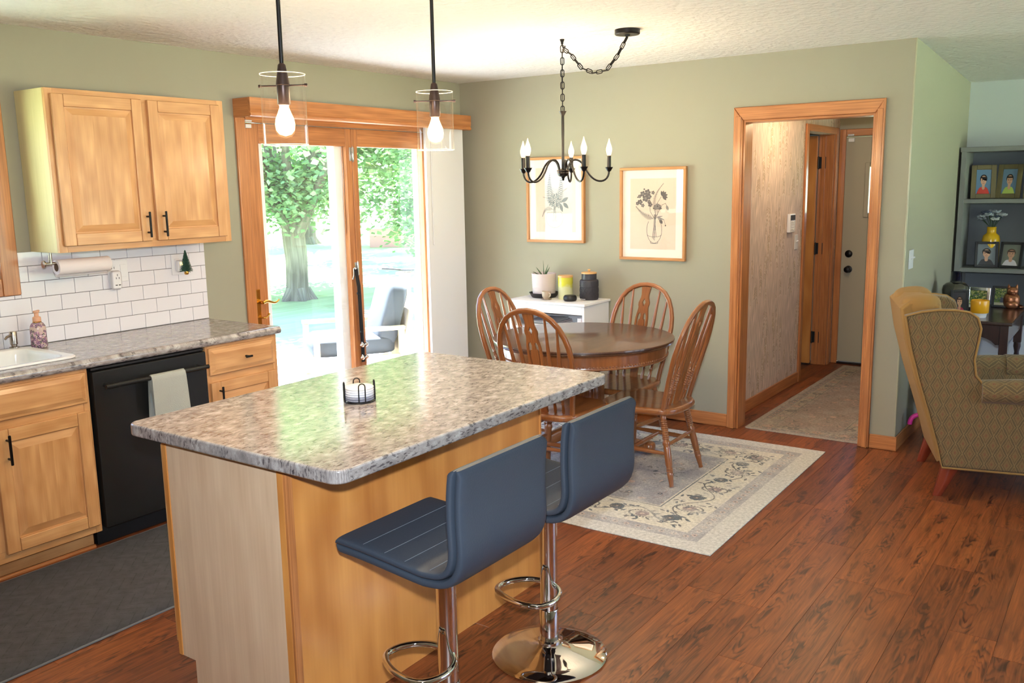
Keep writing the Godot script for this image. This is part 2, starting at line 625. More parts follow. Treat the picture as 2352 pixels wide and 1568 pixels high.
# worn oriental rug print; wm x hm metres, s pixels a metre, b = widths of the bands from the edge
func rug_tex(wm: float, hm: float, s: float, sd: int, bands: Array, cols: Array, inks: Array) -> ImageTexture:
	var w := int(wm * s)
	var h := int(hm * s)
	var im := Image.create(w, h, false, Image.FORMAT_RGB8)
	var e := 0.0
	for i in bands.size():
		var o := int(e * s)
		im.fill_rect(Rect2i(o, o, w - 2 * o, h - 2 * o), cols[i])
		e += bands[i]
	var o2 := int(e * s)
	im.fill_rect(Rect2i(o2, o2, w - 2 * o2, h - 2 * o2), cols[bands.size()])
	var rg := RandomNumberGenerator.new()
	rg.seed = sd
	# narrow guard bands: little rosettes
	var e1: float = bands[0] + bands[1] * 0.5
	var big: float = bands[0] + bands[1]
	for side in 4:
		var L := wm if side < 2 else hm
		var k := int(L / 0.07)
		for i in k:
			var q: float = e1 + (L - 2 * e1) * (i + 0.5) / k
			var p := _edge(side, q, e1, wm, hm) * s
			disc(im, p.x, p.y, s * 0.014, inks[2])
			disc(im, p.x, p.y, s * 0.006, inks[0])
		# main border: vine with palmettes and leaves
		var mid: float = big + bands[2] * 0.5
		var amp: float = bands[2] * 0.24
		var pts := []
		var nn := int(L / 0.02)
		for i in nn + 1:
			var q: float = mid + (L - 2 * mid) * i / nn
			pts.append(_edge(side, q, mid + amp * sin(q * 15.0), wm, hm) * s)
		stroke(im, pts, s * 0.0035, inks[1])
		var cnt := int((L - 2 * mid) / 0.15)
		for i in cnt + 1:
			var q: float = mid + (L - 2 * mid) * i / maxf(1.0, cnt)
			var sg := -1.0 if i % 2 == 0 else 1.0
			var p := _edge(side, q, mid + sg * amp * 0.25, wm, hm) * s
			if i % 2 == 0:
				for j in 26:
					var a := TAU * j / 26.0
					disc(im, p.x + cos(a) * s * 0.07, p.y + sin(a) * s * 0.045, s * 0.006, inks[1])
				blossom(im, p, s * 0.04, 8, inks[3], inks[2])
			else:
				blossom(im, p, s * 0.042, 9, inks[0], cols[2])
				blossom(im, p, s * 0.022, 6, inks[1], inks[2])
			for j in 12:
				var pp := p + Vector2(rg.randf_range(-0.1, 0.1), rg.randf_range(-0.1, 0.1)) * s
				leaf(im, pp, rg.randf() * TAU, s * 0.035, s * 0.007, inks[rg.randi() % 2])
	# inner guard line
	var e3: float = e - 0.012
	for side in 4:
		var L := wm if side < 2 else hm
		stroke(im, [_edge(side, e3, e3, wm, hm) * s, _edge(side, L - e3, e3, wm, hm) * s], s * 0.004, inks[0])
	# field: scattered sprays
	var fw := wm - 2 * e
	var fh := hm - 2 * e
	for i in int(fw * fh * 120.0):
		var p := Vector2(e + rg.randf() * fw, e + rg.randf() * fh) * s
		match rg.randi() % 4:
			0:
				blossom(im, p, s * rg.randf_range(0.015, 0.032), 6, inks[rg.randi() % 4], inks[2])
			1:
				var a := rg.randf() * TAU
				leaf(im, p, a, s * 0.05, s * 0.008, inks[rg.randi() % 3])
				leaf(im, p, a + 0.7, s * 0.04, s * 0.006, inks[rg.randi() % 3])
			2:
				var q := []
				var a0 := rg.randf() * TAU
				for j in 8:
					q.append(p + Vector2(cos(a0 + j * 0.45), sin(a0 + j * 0.45)) * s * 0.045)
				stroke(im, q, s * 0.003, inks[rg.randi() % 4])
			3:
				disc(im, p.x, p.y, s * 0.008, inks[rg.randi() % 4])
	# wear: fade to the ground yarn in patches and along the weave
	var a := nb(w, h, sd + 5, 0.012, 4, 1)
	var b := nb(w, h, sd + 6, 0.25, 2, 1)
	var g := nb(w, h, sd + 7, 0.10, 2, 1)
	var d := im.get_data()
	var base: Color = cols[0]
	for i in w * h:
		var f := clampf(0.28 + (a[i] - 128) / 190.0 + (b[i] - 128) / 330.0, 0.05, 0.85)
		var n := 1.0 + (b[i] - 128) / 1500.0 + (g[i] - 128) / 1300.0
		d[i * 3] = clampi(int(n * lerpf(d[i * 3], base.r * 255.0, f)), 0, 255)
		d[i * 3 + 1] = clampi(int(n * lerpf(d[i * 3 + 1], base.g * 255.0, f)), 0, 255)
		d[i * 3 + 2] = clampi(int(n * lerpf(d[i * 3 + 2], base.b * 255.0, f)), 0, 255)
	return from_bytes(w, h, d)

func _edge(side: int, q: float, e: float, wm: float, hm: float) -> Vector2:
	match side:
		0: return Vector2(q, e)
		1: return Vector2(q, hm - e)
		2: return Vector2(e, q)
	return Vector2(wm - e, q)

func paper_img(w: int, h: int) -> Image:
	var im := Image.create(w, h, false, Image.FORMAT_RGB8)
	im.fill(col(240, 236, 226))
	var m := int(w * 0.125)
	im.fill_rect(Rect2i(m, m, w - 2 * m, h - 2 * m), col(226, 205, 184))
	return im

func art_bouquet() -> ImageTexture:
	var w := 448
	var h := 594
	var im := paper_img(w, h)
	var ink := col(74, 74, 76)
	var soft := col(120, 116, 112)
	# vase
	var cx := 236.0
	var vase := []
	for i in 41:
		var a := PI * 1.22 + (PI * 2.0 - PI * 0.44) * -i / 40.0
		vase.append(Vector2(cx + 55.0 * cos(a), 405.0 + 90.0 * sin(a) * (1.0)))
	stroke(im, vase, 1.5, ink)
	stroke(im, [Vector2(cx - 28, 486), Vector2(cx - 24, 497), Vector2(cx + 24, 497), Vector2(cx + 28, 486)], 1.6, ink)
	var wl := []
	for i in 21:
		var a := PI * i / 20.0
		wl.append(Vector2(cx - 50 * cos(a), 438 + 14 * sin(a)))
	stroke(im, wl, 1.3, ink)
	# stems
	for q in [[-6, 470, 6, 330], [2, 475, 8, 330], [14, 450, 4, 330], [-12, 462, 0, 330]]:
		stroke(im, [Vector2(cx + q[0], q[1]), Vector2(cx + q[2], q[3]), Vector2(cx + q[2] * 1.4, 300)], 1.6, ink)
	frond(im, Vector2(cx + 2, 330), Vector2(100, 246), -16, 26, ink, 20)
	frond(im, Vector2(cx + 8, 300), Vector2(300, 92), -34, 20, ink, 26)
	stroke(im, [Vector2(cx + 2, 330), Vector2(206, 280), Vector2(200, 235)], 1.5, ink)
	stroke(im, [Vector2(cx + 8, 310), Vector2(252, 230), Vector2(285, 180)], 1.3, ink)
	# dark cluster
	for q in [[150, 160, 22], [185, 150, 24], [170, 190, 26], [130, 215, 20], [196, 178, 20], [110, 224, 14], [205, 232, 18], [150, 238, 14], [126, 176, 14], [225, 152, 14], [196, 212, 14]]:
		blossom(im, Vector2(q[0], q[1]), q[2], 5, ink, soft)
	for q in [[160, 128, 6], [112, 182, 5], [190, 134, 6]]:
		disc(im, q[0], q[1], q[2], ink)
	# right upper flower
	for a in [-1.9, -1.4, -0.9, -0.3, 0.3, 0.8]:
		leaf(im, Vector2(296, 176), a, 38, 9, ink)
	# open poppy
	for k in 9:
		var a := PI + PI * k / 8.0
		leaf(im, Vector2(258, 258), a * 1.0, 34, 9, ink if k % 2 == 0 else soft)
	blossom(im, Vector2(258, 244), 20, 7, soft, ink)
	stroke(im, [Vector2(cx + 10, 330), Vector2(262, 290), Vector2(258, 262)], 1.5, ink)
	# drooping bud
	stroke(im, [Vector2(cx + 14, 310), Vector2(290, 236), Vector2(316, 224), Vector2(326, 240)], 1.4, ink)
	leaf(im, Vector2(324, 240), 1.2, 36, 9, soft)
	for q in [[250, 320, -0.2, 50], [262, 322, 0.25, 50], [270, 330, 0.9, 44]]:
		leaf(im, Vector2(q[0], q[1]), q[2], q[3], 5, soft)
	leaf(im, Vector2(278, 336), 1.0, 30, 11, ink)
	stroke(im, [Vector2(270, 322), Vector2(306, 336), Vector2(318, 372)], 1.1, ink)
	disc(im, 318, 374, 5, ink)
	return ImageTexture.create_from_image(im)

func art_ferns() -> ImageTexture:
	var w := 448
	var h := 558
	var im := paper_img(w, h)
	var ink := col(78, 80, 82)
	var soft := col(124, 124, 120)
	var cx := 214.0
	var bowl := []
	for i in 41:
		var a := -PI * 0.78 - (PI * 2.0 - PI * 0.56) * i / 40.0
		bowl.append(Vector2(cx + 72.0 * cos(a), 405.0 + 66.0 * sin(a)))
	stroke(im, bowl, 1.5, ink)
	stroke(im, [Vector2(cx - 50, 366), Vector2(cx + 55, 362)], 1.2, ink)
	for x in [-12, -2, 8, 18]:
		stroke(im, [Vector2(cx + x, 430), Vector2(cx + x * 0.4, 330)], 1.5, ink)
	frond(im, Vector2(cx - 2, 345), Vector2(176, 98), -18, 54, ink, 20)
	frond(im, Vector2(cx + 6, 340), Vector2(268, 104), 22, 48, ink, 18)
	frond(im, Vector2(cx - 8, 345), Vector2(112, 392), 30, 24, ink, 16)
	frond(im, Vector2(cx + 10, 320), Vector2(318, 200), -20, 26, soft, 16)
	frond(im, Vector2(cx - 2, 320), Vector2(120, 258), 16, 20, soft, 14)
	for q in [[278, 290, -0.5, 60], [290, 300, 0.7, 56], [262, 306, 1.2, 60]]:
		leaf(im, Vector2(q[0], q[1]), q[2], q[3], 13, ink)
	for k in 26:
		var a := k * 2.4
		leaf(im, Vector2(cx + 6 + 44 * cos(a) * sqrt(k / 26.0), 285 + 40 * sin(a) * sqrt(k / 26.0)), a, 22, 6, ink if k % 2 else soft)
	return ImageTexture.create_from_image(im)

# studio portrait: backdrop, shoulders, head, hair; only flat colours
func portrait(bg: Color, shirt: Color, hair: Color, skin: Color, long_hair := false) -> ImageTexture:
	var w := 96
	var h := 136
	var im := Image.create(w, h, false, Image.FORMAT_RGB8)
	im.fill(bg)
	if long_hair:
		for y in range(46, 112):
			disc(im, 32 - (y - 46) * 0.06, y, 9, hair)
			disc(im, 64 + (y - 46) * 0.06, y, 9, hair)
	for y in range(98, 136):
		var hw := 16.0 + 26.0 * sqrt((y - 98) / 38.0)
		im.fill_rect(Rect2i(int(48 - hw), y, int(2 * hw), 1), shirt)
	for y in range(80, 104):
		disc(im, 48, y, 9, skin)
	disc(im, 48, 50, 23, hair)
	for y in range(52, 78):
		disc(im, 48, y, 18.0 - maxf(0.0, y - 66) * 0.55, skin)
	im.fill_rect(Rect2i(30, 40, 36, 9), hair)
	for x in [40, 56]:
		disc(im, x, 60, 2.2, col(60, 44, 36))
		im.fill_rect(Rect2i(x - 4, 54, 8, 2), hair)
	im.fill_rect(Rect2i(47, 62, 3, 8), skin.darkened(0.15))
	im.fill_rect(Rect2i(41, 75, 14, 2), col(168, 92, 84))
	return ImageTexture.create_from_image(im)

func garden_photo(sd: int) -> ImageTexture:
	var im := Image.create(96, 128, false, Image.FORMAT_RGB8)
	im.fill(col(110, 130, 70))
	var rg := RandomNumberGenerator.new()
	rg.seed = sd
	for i in 220:
		disc(im, rg.randf() * 96, rg.randf() * 96, rg.randf_range(2, 7), [col(70, 96, 44), col(150, 160, 90), col(190, 180, 110), col(96, 110, 88)][rg.randi() % 4])
	im.fill_rect(Rect2i(40, 70, 22, 40), col(80, 84, 100))
	im.fill_rect(Rect2i(0, 108, 96, 20), col(190, 186, 160))
	return ImageTexture.create_from_image(im)

func wallpaper_tex() -> ImageTexture:
	var w := 640
	var h := 640
	var im := Image.create(w, h, false, Image.FORMAT_RGB8)
	im.fill(col(208, 188, 176))
	var rg := RandomNumberGenerator.new()
	rg.seed = 77
	var inks := [col(178, 156, 134), col(192, 170, 140), col(170, 148, 126), col(222, 210, 198)]
	for i in 34:
		var x := rg.randf() * w
		var y := rg.randf() * h
		var pts := []
		var xx := x
		for j in 12:
			xx += rg.randf_range(-5, 5)
			pts.append(Vector2(xx, y - j * 12))
		stroke(im, pts, 1.3, inks[rg.randi() % 3])
		for j in range(3, 12):
			var c: Color = inks[rg.randi() % 4]
			for sg in [-1, 1]:
				leaf(im, pts[j], -PI / 2 + sg * rg.randf_range(0.5, 1.1), rg.randf_range(18, 34), 2.0, c)
	var a := nb(w, h, 78, 0.1, 3, 16)
	var d := im.get_data()
	for i in w * h:
		var n := 1.0 + (a[i] - 128) / 700.0
		for k in 3:
			d[i * 3 + k] = clampi(int(d[i * 3 + k] * n), 0, 255)
	return from_bytes(w, h, d)

# ogee diamonds, 64 x 96 pixels a repeat
func fabric_tex() -> ImageTexture:
	var w := 256
	var h := 384
	var a := nb(w, h, 91, 0.3, 2, 1)
	var d := PackedByteArray()
	d.resize(w * h * 3)
	for y in h:
		for x in w:
			var i := y * w + x
			var u := x / 64.0
			var vv := y / 96.0
			var r0 := int(floor(vv * 2.0))
			var best := 9.0
			for k in [0, 1]:
				var fu := fposmod(u + 0.5 * k, 1.0) - 0.5
				var fv := fposmod(vv + 0.5 * k, 1.0) - 0.5
				best = minf(best, absf(fu) * 2.0 + absf(fv) * 2.0 * (1.0 - 0.25 * cos(fu * TAU)))
			var c := col(124, 98, 60)
			if best > 0.80:
				c = col(98, 80, 50)
			elif best > 0.66:
				c = col(132, 108, 68)
			elif best > 0.46:
				c = col(108, 85, 52)
			elif best < 0.16:
				c = col(124, 84, 54)
			var n := 1.0 + (a[i] - 128) / 500.0
			d[i * 3] = clampi(int(c.r * 255 * n), 0, 255)
			d[i * 3 + 1] = clampi(int(c.g * 255 * n), 0, 255)
			d[i * 3 + 2] = clampi(int(c.b * 255 * n), 0, 255)
	return from_bytes(w, h, d)

func soap_tex() -> ImageTexture:
	var im := Image.create(192, 192, false, Image.FORMAT_RGB8)
	im.fill(col(196, 170, 160))
	var rg := RandomNumberGenerator.new()
	rg.seed = 9
	for i in 240:
		var p := Vector2(rg.randf() * 192, 20 + rg.randf() * 160)
		blossom(im, p, rg.randf_range(5, 12), 6, [col(150, 96, 130), col(120, 84, 120), col(200, 160, 180), col(84, 92, 84), col(90, 70, 96)][rg.randi() % 5], col(220, 196, 190))
	im.fill_rect(Rect2i(110, 60, 50, 3), col(235, 225, 220))
	im.fill_rect(Rect2i(110, 70, 50, 3), col(235, 225, 220))
	im.fill_rect(Rect2i(106, 140, 58, 4), col(235, 225, 220))
	return ImageTexture.create_from_image(im)

func mat_tex() -> ImageTexture:
	# grey kitchen mat: soft chevron strokes
	var w := 512
	var a := nb(w, w, 61, 0.02, 3, 1)
	var b := nb(w, w, 62, 0.3, 2, 1)
	var e := nb(w, w, 63, 0.12, 2, 12)
	var d := PackedByteArray()
	d.resize(w * w * 3)
	for y in w:
		for x in w:
			var i := y * w + x
			var u := x / 64.0
			var z := absf(fposmod(u, 2.0) - 1.0)
			var s := fposmod(y / 42.0 + z * 1.5, 1.0)
			var stroke_ := smoothstep(0.86, 0.95, s) * (1.0 if e[i] > 142 else 0.25)
			var q := 70.0 + (a[i] - 128) * 0.06 + (b[i] - 128) * 0.06 - stroke_ * 18.0
			d[i * 3] = clampi(int(q), 0, 255)
			d[i * 3 + 1] = clampi(int(q * 0.99), 0, 255)
			d[i * 3 + 2] = clampi(int(q * 1.05), 0, 255)
	return from_bytes(w, w, d)

func noise_height(sd: int, freq: float, size := 512, oct := 4) -> Texture2D:
	var d := nb(size, size, sd, freq, oct, 1)
	var im := Image.create_from_data(size, size, false, Image.FORMAT_L8, d)
	return ImageTexture.create_from_image(im)

func make_materials() -> void:
	var wall := mat(col(158, 153, 134), 0.75)
	mats.wall = wall
	mats.wall_gloss = mat(col(168, 164, 140), 0.2)
	var cm := mat(col(236, 234, 230), 0.9)
	cm.uv1_triplanar = true
	cm.uv1_world_triplanar = true
	cm.uv1_scale = Vector3(0.9, 0.9, 0.9)
	cm.heightmap_enabled = true
	cm.heightmap_texture = noise_height(11, 0.035)
	cm.heightmap_scale = 0.8
	mats.ceiling = cm
	mats.white_wall = mat(col(206, 209, 206), 0.8)
	mats.white_wall_obj = mat(col(206, 209, 212), 0.6)
	mats.floor_wood = tmat(floor_tex(), 0.38)
	mats.floor_dark = mat(col(96, 56, 34), 0.5)
	var maple_t := wood_tex(21, col(180, 124, 74), col(222, 170, 116), 0.22, 0.42, 0.7)
	mats.maple = varnish(tmat(maple_t, 0.42, Vector3(1.6, 1.1, 1)), 0.35, 0.2)
	mats.maple_pale = varnish(tmat(wood_tex(25, col(206, 172, 140), col(224, 194, 162), 0.4, 0.6, 0.5), 0.45, Vector3(1.2, 0.8, 1)), 0.2, 0.3)
	mats.maple_side = tmat(wood_tex(27, col(206, 186, 134), col(220, 202, 152), 0.4, 0.5, 0.3), 0.5, Vector3(1.2, 0.8, 1))
	mats.maple_island = varnish(tmat(wood_tex(29, col(186, 116, 54), col(222, 154, 82), 0.18, 0.3, 0.85), 0.4, Vector3(1.0, 0.7, 1)), 0.4, 0.2)
	mats.trim = varnish(tmat(wood_tex(31, col(156, 94, 50), col(204, 134, 78), 0.7, 0.6, 0.4), 0.4, Vector3(2.6, 0.9, 1)), 0.4, 0.18)
	mats.table_wood = varnish(tmat(wood_tex(35, col(66, 38, 20), col(94, 56, 30), 0.7, 0.5, 0.3), 0.4, Vector3(1.4, 0.6, 1)), 0.5, 0.1)
	mats.chair_wood = varnish(tmat(wood_tex(37, col(116, 66, 30), col(158, 96, 50), 0.7, 0.5, 0.3), 0.35, Vector3(3, 1.5, 1)), 0.8, 0.1)
	mats.frame_wood = tmat(wood_tex(39, col(168, 112, 64), col(200, 144, 90), 0.7, 0.5, 0.2), 0.5, Vector3(4, 2, 1))
	mats.desk_wood = varnish(tmat(wood_tex(40, col(44, 24, 20), col(66, 38, 30), 0.6, 0.4, 0.2), 0.35, Vector3(2, 1, 1)), 0.7, 0.12)
	mats.leg_wood = varnish(mat(col(130, 50, 26), 0.4), 0.4, 0.2)
	var st := tmat(stone_tex(), 0.15, Vector3(1.5, 1.5, 1))
	st.metallic_specular = 0.7
	mats.stone = st
	mats.tile = mat(col(230, 226, 230), 0.16)
	mats.grout = mat(col(116, 110, 108), 0.9)
	mats.white = mat(col(244, 244, 246), 0.4)
	mats.white_gloss = mat(col(236, 234, 230), 0.12)
	mats.white_plastic = mat(col(230, 228, 228), 0.35)
	mats.vinyl = mat(col(236, 236, 232), 0.45)
	mats.black_metal = mat(col(26, 24, 24), 0.38, 0.6)
	mats.bronze = mat(col(58, 46, 44), 0.36, 0.75)
	mats.black = mat(col(20, 20, 21), 0.45)
	mats.slate = mat(col(44, 44, 43), 0.34, 0.55)
	mats.chrome = mat(col(228, 226, 224), 0.04, 1.0)
	mats.nickel = mat(col(176, 168, 158), 0.25, 1.0)
	mats.brass = mat(col(212, 160, 74), 0.18, 1.0)
	mats.silver = mat(col(214, 212, 210), 0.12, 1.0)
	var le := mat(col(54, 62, 74), 0.5)
	le.heightmap_enabled = true
	le.heightmap_texture = noise_height(13, 0.12, 256, 3)
	le.heightmap_scale = 0.03
	le.uv1_triplanar = true
	le.uv1_scale = Vector3(4, 4, 4)
	mats.leather = le
	mats.thread = mat(col(112, 116, 126), 0.8)
	var pane := mat(Color(1, 1, 1, 0.01), 0.02)
	pane.transparency = BaseMaterial3D.TRANSPARENCY_ALPHA
	mats.pane = pane
	var pg := mat(Color(1, 1, 1, 0.001), 0.0)
	pg.transparency = BaseMaterial3D.TRANSPARENCY_ALPHA
	mats.lamp_glass = pg
	var pic := mat(Color(1, 1, 1, 0.03), 0.02)
	pic.transparency = BaseMaterial3D.TRANSPARENCY_ALPHA
	mats.picture_glass = pic
	var gr := mat(Color(1.0, 0.98, 0.92, 0.45), 0.1)
	gr.transparency = BaseMaterial3D.TRANSPARENCY_ALPHA
	mats.glass_rim = gr
	mats.fabric = tmat(fabric_tex(), 0.85, Vector3(3.6, 2.5, 1))
	mats.fabric.rim_enabled = true
	mats.fabric.rim = 0.3
	mats.fabric_plain = mat(col(150, 112, 58), 0.85)
	mats.fabric_plain.rim_enabled = true
	mats.fabric_plain.rim = 0.35
	mats.towel = mat(col(168, 170, 162), 0.95)
	mats.towel.heightmap_enabled = true
	mats.towel.heightmap_texture = noise_height(15, 0.2, 256, 2)
	mats.towel.heightmap_scale = 0.15
	mats.towel.uv1_triplanar = true
	mats.towel.uv1_scale = Vector3(3, 3, 3)
	mats.paper = mat(col(232, 222, 220), 0.9)
	mats.cream = mat(col(226, 214, 196), 0.4)
	mats.linen = mat(col(238, 236, 234), 0.9)
	mats.linen.backlight_enabled = true
	mats.linen.backlight = col(70, 68, 64)
	mats.shelf_grey = mat(col(126, 126, 122), 0.55)
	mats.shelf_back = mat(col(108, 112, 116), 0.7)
	mats.sage_door = mat(col(168, 160, 140), 0.45)
	mats.yellow = mat(col(226, 176, 34), 0.2)
	mats.yellow2 = mat(col(222, 160, 30), 0.25)
	mats.jar = mat(col(50, 48, 54), 0.5)
	mats.lid = mat(col(214, 164, 104), 0.5)
	mats.pot = mat(col(206, 192, 190), 0.7)
	mats.leafg = mat(col(58, 84, 50), 0.5)
	mats.leafg.backlight_enabled = true
	mats.leafg.backlight = col(30, 50, 20)
	mats.stoneware = mat(col(176, 158, 138), 0.4)
	mats.red = mat(col(206, 62, 44), 0.5)
	mats.pink = mat(col(220, 50, 150), 0.5)
	mats.grey_cloth = mat(col(50, 53, 58), 0.9)
	mats.pale_wood = mat(col(196, 168, 126), 0.7)
	mats.deck = mat(col(190, 188, 184), 0.85)
	mats.siding = mat(col(222, 220, 214), 0.8)

func _ready() -> void:
	# ---- camera
	var cam := Camera3D.new()
	cam.name = "camera"
	cam.transform = Transform3D(Basis(V(0.81943717, -0.01751595, -0.57290131), V(-0.08377656, 0.98513814, -0.14994774), V(0.56701341, 0.17086846, 0.80579139)), V(4.473, 1.650, 5.706))
	cam.fov = 41.617
	cam.near = 0.05
	cam.far = 400.0
	cam.current = true
	add_child(cam)
	# ---- sky, exposure
	var sky_m := ProceduralSkyMaterial.new()
	sky_m.sky_top_color = Color(0.50, 0.66, 0.92)
	sky_m.sky_horizon_color = Color(0.88, 0.93, 0.98)
	sky_m.ground_horizon_color = Color(0.80, 0.84, 0.80)
	sky_m.ground_bottom_color = Color(0.45, 0.48, 0.42)
	sky_m.energy_multiplier = 7.0
	var sky := Sky.new()
	sky.sky_material = sky_m
	var env := Environment.new()
	env.background_mode = Environment.BG_SKY
	env.sky = sky
	env.tonemap_mode = Environment.TONE_MAPPER_LINEAR
	env.tonemap_exposure = 1.2
	env.sdfgi_enabled = true
	env.ssao_enabled = true
	env.ssil_enabled = true
	var we := WorldEnvironment.new()
	we.name = "world_environment"
	we.environment = env
	add_child(we)
	# ---- sun, high, from beyond the patio
	var sun := DirectionalLight3D.new()
	sun.name = "sun"
	sun.light_color = Color(0.92, 0.97, 1.0)
	sun.light_energy = 30.0
	sun.light_angular_distance = 0.55
	sun.shadow_enabled = true
	sun.sky_mode = DirectionalLight3D.SKY_MODE_LIGHT_ONLY
	add_child(sun)
	sun.look_at_from_position(V(-3.2, 9.0, -2.2), Vector3.ZERO)
	# ---- the camera's flash, just above the lens
	var fl := SpotLight3D.new()
	fl.name = "camera_flash"
	fl.position = V(4.465, 1.80, 5.70)
	fl.light_color = Color(0.91, 0.96, 1.0)
	fl.light_energy = 10.5
	fl.light_size = 0.03
	fl.spot_range = 30.0
	fl.spot_attenuation = 2.0
	fl.spot_angle = 46.0
	fl.spot_angle_attenuation = 1.0
	fl.shadow_enabled = true
	add_child(fl)
	fl.look_at_from_position(V(4.465, 1.80, 5.70), V(1.66, 0.95, 1.71))

	make_materials()
	build_shell()
	build_floor()
	build_patio_door()
	build_hall()
	build_outdoors()
	build_kitchen()
	build_island()
	build_stools()
	build_lamps()
	build_dining()
	build_console()
	build_pictures()
	build_living()
	build_small()

# ---------------------------------------------------------------- setting
func build_shell() -> void:
	var lo := -0.15
	# left wall with the patio door and the window over the sink
	var b := MB.new()
	b.bb(V(lo, 0, -2.7), V(0, CEIL, 0.40))
	b.bb(V(lo, 2.065, 0.40), V(0, CEIL, 2.12))
	b.bb(V(lo, 0, 2.12), V(0, CEIL, 3.60))
	b.bb(V(lo, 0, 3.60), V(0, 1.255, 4.60))
	b.bb(V(lo, 2.055, 3.60), V(0, CEIL, 4.60))
	b.bb(V(lo, 0, 4.60), V(0, CEIL, 7.65))
	var wl := struct_("wall_left", b, mats.wall, "sage green kitchen wall with white tile splashback")
	# tiles on it
	var grout := MB.new().bb(V(0.0, 0.914, 2.448), V(0.003, 1.372, 3.513)).bb(V(0.0, 0.914, 3.513), V(0.003, 1.166, 5.2))
	part(wl, "grout", grout, mats.grout)
	var tm := {}
	for r in 6:
		var y0 := 0.9165 + r * 0.0777
		var y1 := minf(y0 + 0.0755, 1.372)
		var z := 2.45
		var first := 2.557 if r % 2 == 0 else 2.481
		var k := 0
		while z < 4.70:
			var z1 := first + k * 0.1522
			var zc0 := z
			var zc1 := z1 - 0.0022
			z = z1
			k += 1
			# the splashback stops at the window casing
			var bits := [[zc0, zc1, y1]]
			if y1 > 1.166 and zc1 > 3.513:
				bits = [[zc0, 3.513, y1]]
				if y0 < 1.16:
					bits.append([maxf(zc0, 3.5135), zc1, 1.166])
			for q in bits:
				var sz := V(0.007, q[2] - y0, q[1] - q[0])
				if sz.z < 0.006:
					continue
				var key := "%.4f %.4f" % [sz.y, sz.z]
				if not tm.has(key):
					tm[key] = MB.new().box(Vector3.ZERO, sz, 0.0012).mesh()
				var o := part(wl, "tile", tm[key], mats.tile)
				o.position = V(0.0055, (y0 + q[2]) * 0.5, (q[0] + q[1]) * 0.5)
	# window over the sink
	var w1 := struct_root("window_1", "kitchen window with oak casing over the sink")
	var cw := 0.085
	part(w1, "casing", MB.new().bb(V(0, 1.168, 3.515), V(0.022, 2.135, 3.60), 0.005), mats.trim)
	part(w1, "casing", MB.new().bb(V(0, 1.168, 4.60), V(0.022, 2.135, 4.685), 0.005), mats.trim)
	part(w1, "casing", MB.new().bb(V(0, 1.168, 3.60), V(0.022, 1.255, 4.60), 0.005, 2), mats.trim)
	part(w1, "casing", MB.new().bb(V(0, 2.05, 3.60), V(0.022, 2.135, 4.60), 0.005, 2), mats.trim)
	var sash := MB.new()
	sash.bb(V(-0.10, 1.255, 3.60), V(-0.06, 2.055, 3.645), 0.003)
	sash.bb(V(-0.10, 1.255, 4.555), V(-0.06, 2.055, 4.60), 0.003)
	sash.bb(V(-0.10, 1.255, 3.645), V(-0.06, 1.30, 4.555), 0.003)
	sash.bb(V(-0.10, 2.01, 3.645), V(-0.06, 2.055, 4.555), 0.003)
	part(w1, "sash", sash, mats.trim)
	part(w1, "pane", MB.new().bb(V(-0.083, 1.30, 3.645), V(-0.077, 2.01, 4.555)), mats.pane)
	# back wall with the cased opening
	b = MB.new()
	b.bb(V(0, 0, -0.12), V(2.309, CEIL, 0))
	b.bb(V(2.309, 2.035, -0.12), V(3.116, CEIL, 0))
	b.bb(V(3.116, 0, -0.12), V(WX, CEIL, 0))
	struct_("wall_back", b, mats.wall, "sage green dining wall with a wide doorway")
	# block between hallway and living room
	b = MB.new()
	b.bb(V(3.20, 0, -2.7), V(WX, CEIL, -0.12))
	struct_("wall_right", b, mats.wall, "sage green side wall facing the living room")
	struct_("trim_2", MB.new().tube([V(WX - 0.003, 0.10, -0.003), V(WX - 0.003, CEIL, -0.003)], 0.006, 10), mats.wall_gloss, "painted corner bead")
	# living room walls
	b = MB.new()
	b.bb(V(WX, 0, -2.05), V(8.15, CEIL, -1.93))
	struct_("wall_living_back", b, mats.white_wall, "pale grey living room wall")
	b = MB.new()
	b.bb(V(8.0, 0, -1.93), V(8.15, CEIL, -1.5))
	b.bb(V(8.0, 0, -1.5), V(8.15, 0.55, 2.2))
	b.bb(V(8.0, 2.1, -1.5), V(8.15, CEIL, 2.2))
	b.bb(V(8.0, 0, 2.2), V(8.15, CEIL, 7.65))
	struct_("wall_living_right", b, mats.white_wall, "living room wall with two windows")
	for q in [[-1.5, 2.2, 0.55]]:
		var w := struct_root("window_2", "living room window")
		var f := MB.new()
		f.bb(V(8.04, q[2], q[0]), V(8.10, 2.1, q[0] + 0.05), 0.003)
		f.bb(V(8.04, q[2], q[1] - 0.05), V(8.10, 2.1, q[1]), 0.003)
		f.bb(V(8.04, q[2], q[0] + 0.05), V(8.10, q[2] + 0.05, q[1] - 0.05), 0.003)
		f.bb(V(8.04, 2.05, q[0] + 0.05), V(8.10, 2.1, q[1] - 0.05), 0.003)
		f.bb(V(8.05, q[2] + 0.05, (q[0] + q[1]) * 0.5 - 0.025), V(8.09, 2.05, (q[0] + q[1]) * 0.5 + 0.025), 0.003)
		part(w, "window_frame", f, mats.trim)
		part(w, "pane", MB.new().bb(V(8.068, q[2] + 0.05, q[0] + 0.05), V(8.072, 2.05, q[1] - 0.05)), mats.pane)
	struct_("wall_front", MB.new().bb(V(0, 0, 7.5), V(8.0, CEIL, 7.65)), mats.wall, "wall behind the viewer")
	struct_("ceiling", MB.new().bb(V(-0.15, CEIL, -2.75), V(8.15, CEIL + 0.15, 7.65)), mats.ceiling, "white textured ceiling")
	var wedge := MB.new()
